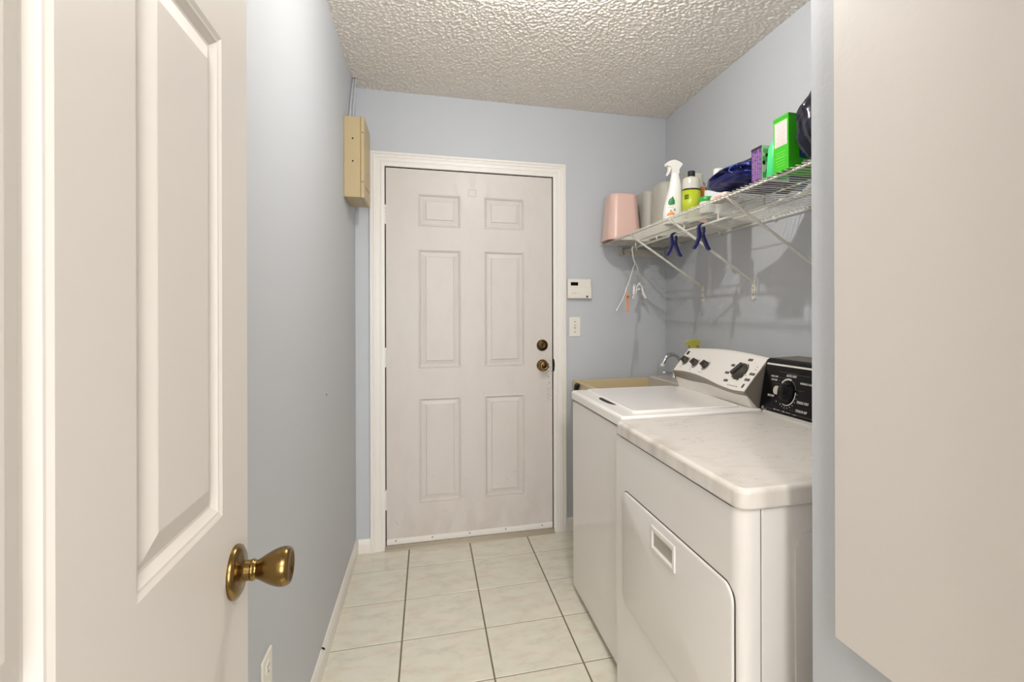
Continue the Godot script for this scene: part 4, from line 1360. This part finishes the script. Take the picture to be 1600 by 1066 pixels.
func make_shelf_goods() -> void:
	var y := SY + 0.0002
	bin("wastebasket", "pale pink plastic wastebasket stored upside down at the far end of the shelf", 1.058, 2.955, y, 0.263, 0.204, 0.204, 0.77, mat(c8(226, 190, 178), 0.34))
	var grey := mat(c8(192, 189, 178), 0.45)
	bin("wastebasket", "grey plastic wastebasket upside down directly behind the pink one", 1.272, 2.99, y, 0.295, 0.205, 0.205, 0.80, grey, "grey wastebaskets on the shelf")
	bin("wastebasket", "grey plastic wastebasket upside down behind the white spray bottle", 1.278, 2.765, y, 0.295, 0.205, 0.205, 0.80, grey, "grey wastebaskets on the shelf")
	white_sprayer(y)
	# dish soap with lime label
	var t := thing("soap_bottle", "clear soap bottle with lime green label and black cap on the shelf", "bottle", P(1.142, y, 2.25))
	var fr := Transform3D(Basis(), P(1.142, y, 2.25))
	var s := sb(true)
	lathe(s, [Vector2(0, 0), Vector2(0.036, 0), Vector2(0.040, 0.004), Vector2(0.0405, 0.02), Vector2(0.040, 0.165), Vector2(0.0385, 0.188), Vector2(0.035, 0.196), Vector2(0.02, 0.2), Vector2(0.015, 0.202), Vector2(0.015, 0.208), Vector2(0, 0.208)], 32, fr)
	obj("bottle", s, mat(c8(206, 204, 192), 0.2), t)
	s = sb(true)
	lathe(s, [Vector2(0.0412, 0.012), Vector2(0.0414, 0.012), Vector2(0.0414, 0.139), Vector2(0.0412, 0.139)], 32, fr)
	var lb := obj("label", s, mat(c8(182, 196, 40), 0.4), t, "lime green wrap label")
	s = sb(true)
	lathe(s, [Vector2(0.0413, 0.139), Vector2(0.0417, 0.139), Vector2(0.0417, 0.1455), Vector2(0.0413, 0.1455)], 32, fr)
	obj("label_band", s, M.black, lb)
	s = sb()
	for q in [[3.7, 0.108, 0.022, 0.45], [3.7, 0.03, 0.045, 0.5]]:
		for k in 6:
			var a: float = q[0] + (k - 2.5) * 0.09
			for r in 3:
				box(s, Vector3(cos(a) * 0.0416, q[1] + (r - 1) * q[2] * 0.33, -sin(a) * 0.0416), Vector3(0.0012, q[2] * 0.22, 0.0036), 0.0, Transform3D(fr.basis, fr.origin))
	obj("label_print", s, mat(c8(50, 58, 16), 0.5), lb)
	s = sb(true)
	lathe(s, [Vector2(0, 0.205), Vector2(0.0165, 0.205), Vector2(0.0165, 0.205), Vector2(0.0172, 0.207), Vector2(0.0168, 0.226), Vector2(0.0168, 0.226), Vector2(0.0155, 0.229), Vector2(0, 0.2295)], 24, fr)
	obj("cap", s, M.black, t)
	# pale jug behind it
	t = thing("measuring_jug", "pale translucent plastic jug behind the lime labelled soap bottle", "jug", P(1.21, y, 2.39))
	s = sb(true)
	var rg := []
	for q in [[0.078, 0.0], [0.083, 0.004], [0.090, 0.12], [0.098, 0.245], [0.100, 0.25]]: rg.append(ring_xz(rrect(q[0], q[0] * 0.9, q[0] * 0.3, 6), y + q[1], 1.215, -2.39))
	for q in [[0.096, 0.249], [0.086, 0.11], [0.078, 0.005]]: rg.append(ring_xz(rrect(q[0], q[0] * 0.9, q[0] * 0.3, 6), y + q[1], 1.215, -2.39))
	loft(s, rg, true, true)
	obj("body", s, mat(c8(208, 206, 192), 0.3), t)
	s = sb(true)
	tube(s, curve([P(1.262, y + 0.225, 2.39), P(1.292, y + 0.2, 2.39), P(1.292, y + 0.11, 2.39), P(1.26, y + 0.08, 2.39)], 5), 0.006, 8)
	obj("handle", s, mat(c8(208, 206, 192), 0.3), t)
	# slim orange box
	t = thing("orange_carton", "slim orange carton between the soap bottle and the white capped jug", "carton", P(1.208, y, 2.27))
	obj("carton", bx(1.192, 1.226, y, y + 0.162, 2.25, 2.29, 0.002), mat(c8(234, 138, 46), 0.5), t)
	obj("flap", bx(1.1925, 1.2255, y + 0.16, y + 0.1635, 2.251, 2.289, 0.001), mat(c8(214, 122, 40), 0.5), t)
	# white jug with ribbed cap
	t = thing("bleach_jug", "white plastic jug with ribbed white cap behind the navy bag", "jug", P(1.215, y, 2.14))
	fr = Transform3D(Basis(), P(1.215, y, 2.14))
	s = sb(true)
	lathe(s, [Vector2(0, 0), Vector2(0.056, 0), Vector2(0.060, 0.005), Vector2(0.060, 0.115), Vector2(0.056, 0.138), Vector2(0.045, 0.160), Vector2(0.029, 0.178), Vector2(0.021, 0.186), Vector2(0.020, 0.193)], 32, fr)
	obj("body", s, mat(c8(226, 230, 232), 0.3), t)
	s = sb(true)
	lathe(s, [Vector2(0.0215, 0.188), Vector2(0.0225, 0.19), Vector2(0.0225, 0.197), Vector2(0.021, 0.198), Vector2(0.0215, 0.2), Vector2(0.0215, 0.213), Vector2(0.0215, 0.213), Vector2(0.020, 0.2155), Vector2(0, 0.2158)], 24, fr)
	obj("cap", s, M.white, t)
	# small tub with a green lid
	t = thing("lidded_tub", "small white tub with a bright green lid at the front of the shelf", "tub", P(1.105, y, 2.035))
	fr = Transform3D(Basis(), P(1.105, y, 2.035))
	s = sb(true)
	lathe(s, [Vector2(0, 0), Vector2(0.030, 0), Vector2(0.032, 0.003), Vector2(0.033, 0.048)], 24, fr)
	obj("tub", s, mat(c8(222, 228, 220), 0.4), t)
	s = sb(true)
	lathe(s, [Vector2(0.0345, 0.046), Vector2(0.035, 0.048), Vector2(0.035, 0.060), Vector2(0.033, 0.064), Vector2(0, 0.0655)], 24, fr)
	obj("lid", s, mat(c8(40, 160, 56), 0.35), t)
	# pinkish white pack under the bag's tip
	t = thing("soap_pack", "pinkish white wrapped soap pack under the tip of the navy bag", "soap pack", P(1.04, y, 1.79))
	s = sb(true)
	rg = []
	for q in [[0.92, 0.0], [1.0, 0.005], [1.0, 0.016], [0.93, 0.021]]: rg.append(ring_xz(rrect(0.06 * q[0], 0.11 * q[0], 0.009, 4), y + q[1], 1.04, -1.79))
	loft(s, rg)
	obj("wrapper", s, mat(c8(226, 206, 198), 0.5), t)
	obj("print_band", bx(1.0088, 1.011, y + 0.006, y + 0.015, 1.76, 1.81, 0.0003), mat(c8(216, 168, 156), 0.5), t)
	navy_pouch(y)
	# purple carton, its side striped with small print
	t = thing("purple_carton", "small purple printed carton with white and green side on the shelf", "carton", P(1.05, y, 1.525))
	obj("carton", bx(1.0, 1.10, y, y + 0.112, 1.497, 1.553, 0.0012), mat(c8(92, 52, 116), 0.45), t)
	s = sb()
	rng.seed = 31
	for k in 5:
		var yy := y + 0.006 + rng.randf() * 0.01
		while yy < y + 0.09:
			var l := rng.randf_range(0.006, 0.022)
			addb(s, 0.9994, 1.0002, yy, yy + l, 1.5025 + k * 0.0095, 1.5025 + k * 0.0095 + 0.0026)
			yy += l + rng.randf_range(0.0012, 0.004)
	obj("printed_text", s, mat(c8(192, 160, 204), 0.5), t)
	obj("top_edge", bx(0.9995, 1.1005, y + 0.104, y + 0.1125, 1.4965, 1.5535, 0.0008), mat(c8(28, 22, 36), 0.5), t)
	obj("side_label", bx(1.001, 1.099, y + 0.001, y + 0.112, 1.4964, 1.4972), mat(c8(226, 230, 210), 0.5), t)
	s = sb()
	for q in [[0.012, 0.020, 0.018, 0.02], [0.03, 0.045, 0.02, 0.016], [0.014, 0.07, 0.022, 0.018], [0.02, 0.095, 0.03, 0.014], [0.05, 0.03, 0.02, 0.03], [0.06, 0.08, 0.02, 0.02]]:
		prism(s, rrect(q[2], q[3], 0.005, 4, 1.0 + q[0], y + q[1]), -1.4966, -1.4958)
	obj("side_print", s, mat(c8(112, 188, 112), 0.5), t)
	s = sb()
	for q in [[0.022, 0.033, 0.012, 0.012], [0.02, 0.082, 0.013, 0.01], [0.03, 0.06, 0.01, 0.012], [0.008, 0.058, 0.01, 0.012]]:
		prism(s, rrect(q[2], q[3], 0.003, 3, 1.0 + q[0], y + q[1]), -1.4964, -1.4954)
	obj("side_marks", s, M.black, t)
	# mint bottle
	t = thing("mint_bottle", "mint green plastic bottle squeezed between the purple carton and green box", "bottle", P(1.035, y, 1.447))
	s = sb(true)
	rg = []
	for q in [[0.062, 0.046, 0.0, 0.0], [0.066, 0.05, 0.004, 0.0], [0.060, 0.048, 0.09, 0.004], [0.052, 0.044, 0.105, 0.008], [0.032, 0.032, 0.135, 0.014], [0.022, 0.022, 0.15, 0.016]]: rg.append(ring_xz(rrect(q[0], q[1], q[1] * 0.42, 5), y + q[2], 1.024 + q[3], -1.4485))
	loft(s, rg)
	obj("bottle", s, mat(c8(74, 214, 132), 0.35), t)
	s = sb(true)
	lathe(s, [Vector2(0.0125, 0.146), Vector2(0.0125, 0.168), Vector2(0.0125, 0.168), Vector2(0, 0.17)], 18, Transform3D(Basis(), P(1.04, y, 1.4485)))
	obj("cap", s, mat(c8(60, 190, 116), 0.35), t)
	green_box(y)
	# dark plastic bag at the near end
	t = thing("plastic_bag", "shiny dark navy plastic bag standing at the near end of the shelf", "bag", P(1.056, y, 1.252))
	var lum := mat(c8(11, 12, 34), 0.16)
	s = sb(true)
	rg = []
	var nz := FastNoiseLite.new()
	nz.seed = 17; nz.frequency = 5.0
	for i in 19:
		var u := i / 18.0
		var rad := 0.102 * pow(clampf(sin(PI * (0.10 + 0.86 * u)), 0, 1), 0.5) * (1.0 - 0.12 * u)
		var ring := PackedVector3Array()
		for k in 40:
			var a := TAU * k / 40
			var f := 1.0 + 0.05 * sin(a * 7.0 + u * 6.0) * (0.4 + u) + 0.18 * nz.get_noise_3d(cos(a) * 0.3, u * 0.5, sin(a) * 0.3)
			ring.append(P(1.056 + cos(a) * rad * f, y + 0.003 + u * 0.215, 1.252 + sin(a) * rad * 0.76 * f))
		rg.append(ring)
	loft(s, rg)
	obj("bag", s, lum, t)
	s = sb(true)
	for k in 5:
		var a := k * 1.3
		tube(s, curve([P(1.056, y + 0.21, 1.252), P(1.056 + cos(a) * 0.02, y + 0.235, 1.252 + sin(a) * 0.02), P(1.056 + cos(a) * 0.045, y + 0.25, 1.252 + sin(a) * 0.035)], 3), 0.007, 6)
	obj("gathered_neck", s, lum, t)

func white_sprayer(y: float) -> void:
	var t := thing("white_spray_bottle", "white trigger spray bottle with green leaf emblem at the shelf front", "spray bottle", P(1.083, y, 2.32))
	var k := 0.000306
	var o := P(1.083, y, 2.32)
	var fr := Transform3D(Basis(), o)
	var lv := [[1008, 200, 140], [1000, 200, 148], [850, 201, 146], [760, 208, 138], [700, 215, 130], [600, 225, 114], [500, 236, 96], [400, 243, 80], [330, 241, 67], [280, 239, 55], [245, 239, 52]]
	var s := sb(true)
	var rg := []
	for q in lv:
		var ring := PackedVector3Array()
		var hw: float = q[2] * k
		for i in 40:
			var a := TAU * i / 40
			ring.append(fr * Vector3((q[1] - 200) * k + hw * signf(cos(a)) * pow(absf(cos(a)), 0.75), (1010 - q[0]) * k, -minf(hw, 0.031) * signf(sin(a)) * pow(absf(sin(a)), 0.75)))
		rg.append(ring)
	loft(s, rg)
	obj("bottle", s, mat(c8(240, 239, 234), 0.3), t)
	var hd := PackedVector2Array()
	for p in [[85, 108], [90, 145], [112, 152], [150, 150], [180, 185], [186, 250], [292, 250], [292, 185], [320, 150], [345, 112], [340, 95], [290, 70], [245, 56], [210, 52], [165, 62], [120, 82]]: hd.append(Vector2((p[0] - 200) * k, (1010 - p[1]) * k))
	s = sb()
	prism(s, hd, -0.013, 0.013, fr)
	obj("trigger_head", s, M.white, t)
	var tg := PackedVector2Array()
	for p in [[118, 148], [128, 190], [120, 225], [92, 288], [104, 298], [142, 245], [170, 178], [165, 150]]: tg.append(Vector2((p[0] - 200) * k, (1010 - p[1]) * k))
	s = sb()
	prism(s, tg, -0.007, 0.007, fr)
	obj("trigger", s, M.white, t)
	# prints, laid on the bottle's rounded front
	var leaf := [[96, 742], [96, 700], [112, 655], [145, 622], [160, 612], [168, 640], [184, 676], [184, 718], [174, 735], [145, 738], [118, 748]]
	print_on(t, "leaf_emblem", leaf, fr, k, lv, mat(c8(34, 124, 66), 0.5))
	print_on(t, "orange_print", [[72, 905], [72, 880], [95, 856], [130, 846], [165, 852], [182, 866], [184, 880], [165, 892], [128, 890], [98, 902]], fr, k, lv, mat(c8(238, 150, 84), 0.5))
	print_on(t, "grey_print", [[110, 838], [110, 820], [135, 818], [135, 836]], fr, k, lv, M.grey_print)
	print_on(t, "grey_print", [[172, 832], [172, 796], [192, 794], [192, 832]], fr, k, lv, M.grey_print)
	print_on(t, "pale_stripe", [[88, 790], [90, 774], [130, 768], [165, 772], [165, 780], [130, 778]], fr, k, lv, mat(c8(244, 200, 170), 0.5))

func print_on(t: Node, called: String, pts: Array, fr: Transform3D, k: float, lv: Array, m: Material) -> void:
	var f := func(px: float, py: float) -> Vector3:
		var cx := 200.0
		var hw := 140.0
		for i in lv.size() - 1:
			if py <= lv[i][0] and py >= lv[i + 1][0]:
				var u: float = (py - lv[i][0]) / (lv[i + 1][0] - lv[i][0])
				cx = lerpf(lv[i][1], lv[i + 1][1], u)
				hw = lerpf(lv[i][2], lv[i + 1][2], u)
		var c := clampf(absf(px - cx) / hw, 0, 1)
		var z := minf(hw * k, 0.031) * pow(maxf(0.0, 1.0 - pow(c, 2.0 / 0.75)), 0.375)
		return fr * Vector3((px - 200) * k, (1010 - py) * k, z + 0.0016)
	var s := sb(true)
	var mid := Vector2.ZERO
	for p in pts: mid += Vector2(p[0], p[1])
	mid /= pts.size()
	for i in pts.size():
		var a := Vector2(pts[i][0], pts[i][1])
		var b := Vector2(pts[(i + 1) % pts.size()][0], pts[(i + 1) % pts.size()][1])
		if (a - mid).cross(b - mid) > 0.0:
			var q := a
			a = b; b = q
		var am := (a + mid) / 2
		var bm := (b + mid) / 2
		tri(s, f.call(mid.x, mid.y), f.call(am.x, am.y), f.call(bm.x, bm.y))
		quad(s, f.call(am.x, am.y), f.call(a.x, a.y), f.call(b.x, b.y), f.call(bm.x, bm.y))
	obj(called, s, m, t)

func navy_pouch(y: float) -> void:
	var t := thing("navy_bag", "crumpled navy satin fabric bag lying along the shelf front edge", "bag", P(1.08, y, 1.75))
	var nz := FastNoiseLite.new()
	nz.seed = 23; nz.frequency = 9.0
	var s := sb(true)
	var rg := []
	# [depth, x, centre height, half width, half height]
	var sec := [[1.955, 1.054, 0.080, 0.004, 0.006], [1.935, 1.054, 0.079, 0.009, 0.009], [1.90, 1.054, 0.077, 0.024, 0.017], [1.85, 1.056, 0.074, 0.046, 0.029], [1.81, 1.084, 0.074, 0.078, 0.039], [1.77, 1.13, 0.074, 0.126, 0.050], [1.715, 1.15, 0.074, 0.148, 0.054], [1.64, 1.15, 0.064, 0.148, 0.063], [1.595, 1.14, 0.060, 0.13, 0.058], [1.575, 1.11, 0.056, 0.08, 0.044], [1.568, 1.08, 0.055, 0.02, 0.016]]
	for i in sec.size() * 6 - 5:
		var f := i / 6.0
		var a: Array = sec[int(f)]
		var b: Array = sec[mini(int(f) + 1, sec.size() - 1)]
		var u := f - int(f)
		var q := []
		for c in 5: q.append(lerpf(a[c], b[c], u))
		var ring := PackedVector3Array()
		for k in 96:
			var g := TAU * k / 96
			var wob := nz.get_noise_3d(cos(g) * 0.12, sin(g) * 0.12, q[0] * 0.5)
			var fold := 0.2 * (absf(sin(g * 3.0 + q[0] * 1.5 + wob * 2.0)) - 0.75) + 0.1 * (absf(sin(g * 7.0 - q[0] * 3.0 + wob * 3.0)) - 0.5) + 0.1 * wob
			var rr: float = 1.0 + fold * clampf(q[3] / 0.03, 0, 1)
			ring.append(P(q[1] - cos(g) * q[3] * rr, maxf(y + q[2] + sin(g) * q[4] * rr, y + 0.0008), q[0]))
		rg.append(ring)
	loft(s, rg)
	var cloth := mat(c8(16, 25, 92), 0.36, 0.6)
	obj("pouch", s, cloth, t)
	s = sb(true)
	tube(s, curve([P(0.998, y + 0.066, 1.66), P(1.0, y + 0.083, 1.69), P(1.012, y + 0.098, 1.665), P(1.008, y + 0.075, 1.625)], 5), 0.0018, 6)
	obj("drawstring", s, mat(c8(70, 92, 160), 0.5), t)

func green_box(y: float) -> void:
	var t := thing("detergent_box", "tall bright green detergent box with white label on the shelf", "box", P(1.05, y, 1.38))
	obj("carton", bx(0.986, 1.125, y, y + 0.158, 1.345, 1.416, 0.0012), mat(c8(62, 190, 26), 0.4), t)
	obj("lid_fold", bx(0.9855, 1.1255, y + 0.15, y + 0.1595, 1.3445, 1.4165, 0.0008), mat(c8(54, 172, 24), 0.4), t)
	var fr := Transform3D(Basis(Vector3(0, 0, 1), Vector3.UP, Vector3.LEFT), P(0.986, y, 1.3805))
	var s := sb()
	box(s, Vector3(0.001, 0.108, 0.0003), Vector3(0.058, 0.071, 0.0006), 0.0, fr)
	var lb := obj("side_label", s, mat(c8(222, 216, 212), 0.5), t, "white instruction label")
	s = sb()
	rng.seed = 5
	for r in 10: box(s, Vector3(0.001 + rng.randf_range(-0.002, 0.002), 0.138 - r * 0.0066, 0.0007), Vector3(rng.randf_range(0.034, 0.05), 0.0016, 0.0004), 0.0, fr)
	obj("small_print", s, mat(c8(206, 176, 176), 0.5), lb)
	s = sb()
	for r in 6: box(s, Vector3(0.0, 0.055 - r * 0.008, 0.0003), Vector3(0.044 - (r % 3) * 0.004, 0.0016, 0.0005), 0.0, fr)
	box(s, Vector3(0.0, 0.0405, 0.0003), Vector3(0.06, 0.0012, 0.0005), 0.0, fr)
	obj("green_print", s, mat(c8(122, 224, 84), 0.4), t)
	var z := P(0, 0, 1.345).z
	s = sb()
	prism(s, rrect(0.088, 0.118, 0.006, 4, 1.066, y + 0.092), z, z + 0.0005)
	var bl := obj("front_panel", s, mat(c8(40, 78, 140), 0.45), t, "blue framed front label")
	s = sb()
	prism(s, rrect(0.07, 0.096, 0.004, 4, 1.066, y + 0.094), z + 0.0004, z + 0.0009)
	obj("panel_field", s, mat(c8(196, 204, 216), 0.5), bl)
	s = sb()
	for q in [[-0.012, 0.12, 0.03, 0.008], [-0.012, 0.105, 0.026, 0.008], [-0.01, 0.085, 0.034, 0.006], [-0.012, 0.066, 0.028, 0.005]]: prism(s, rrect(q[2], q[3], 0.001, 2, 1.066 + q[0], y + q[1]), z + 0.0008, z + 0.0013)
	obj("panel_print", s, mat(c8(52, 60, 84), 0.5), bl)
	s = sb()
	prism(s, rrect(0.022, 0.014, 0.003, 3, 1.046, y + 0.022), z, z + 0.0006)
	obj("small_label", s, mat(c8(222, 222, 226), 0.5), t)
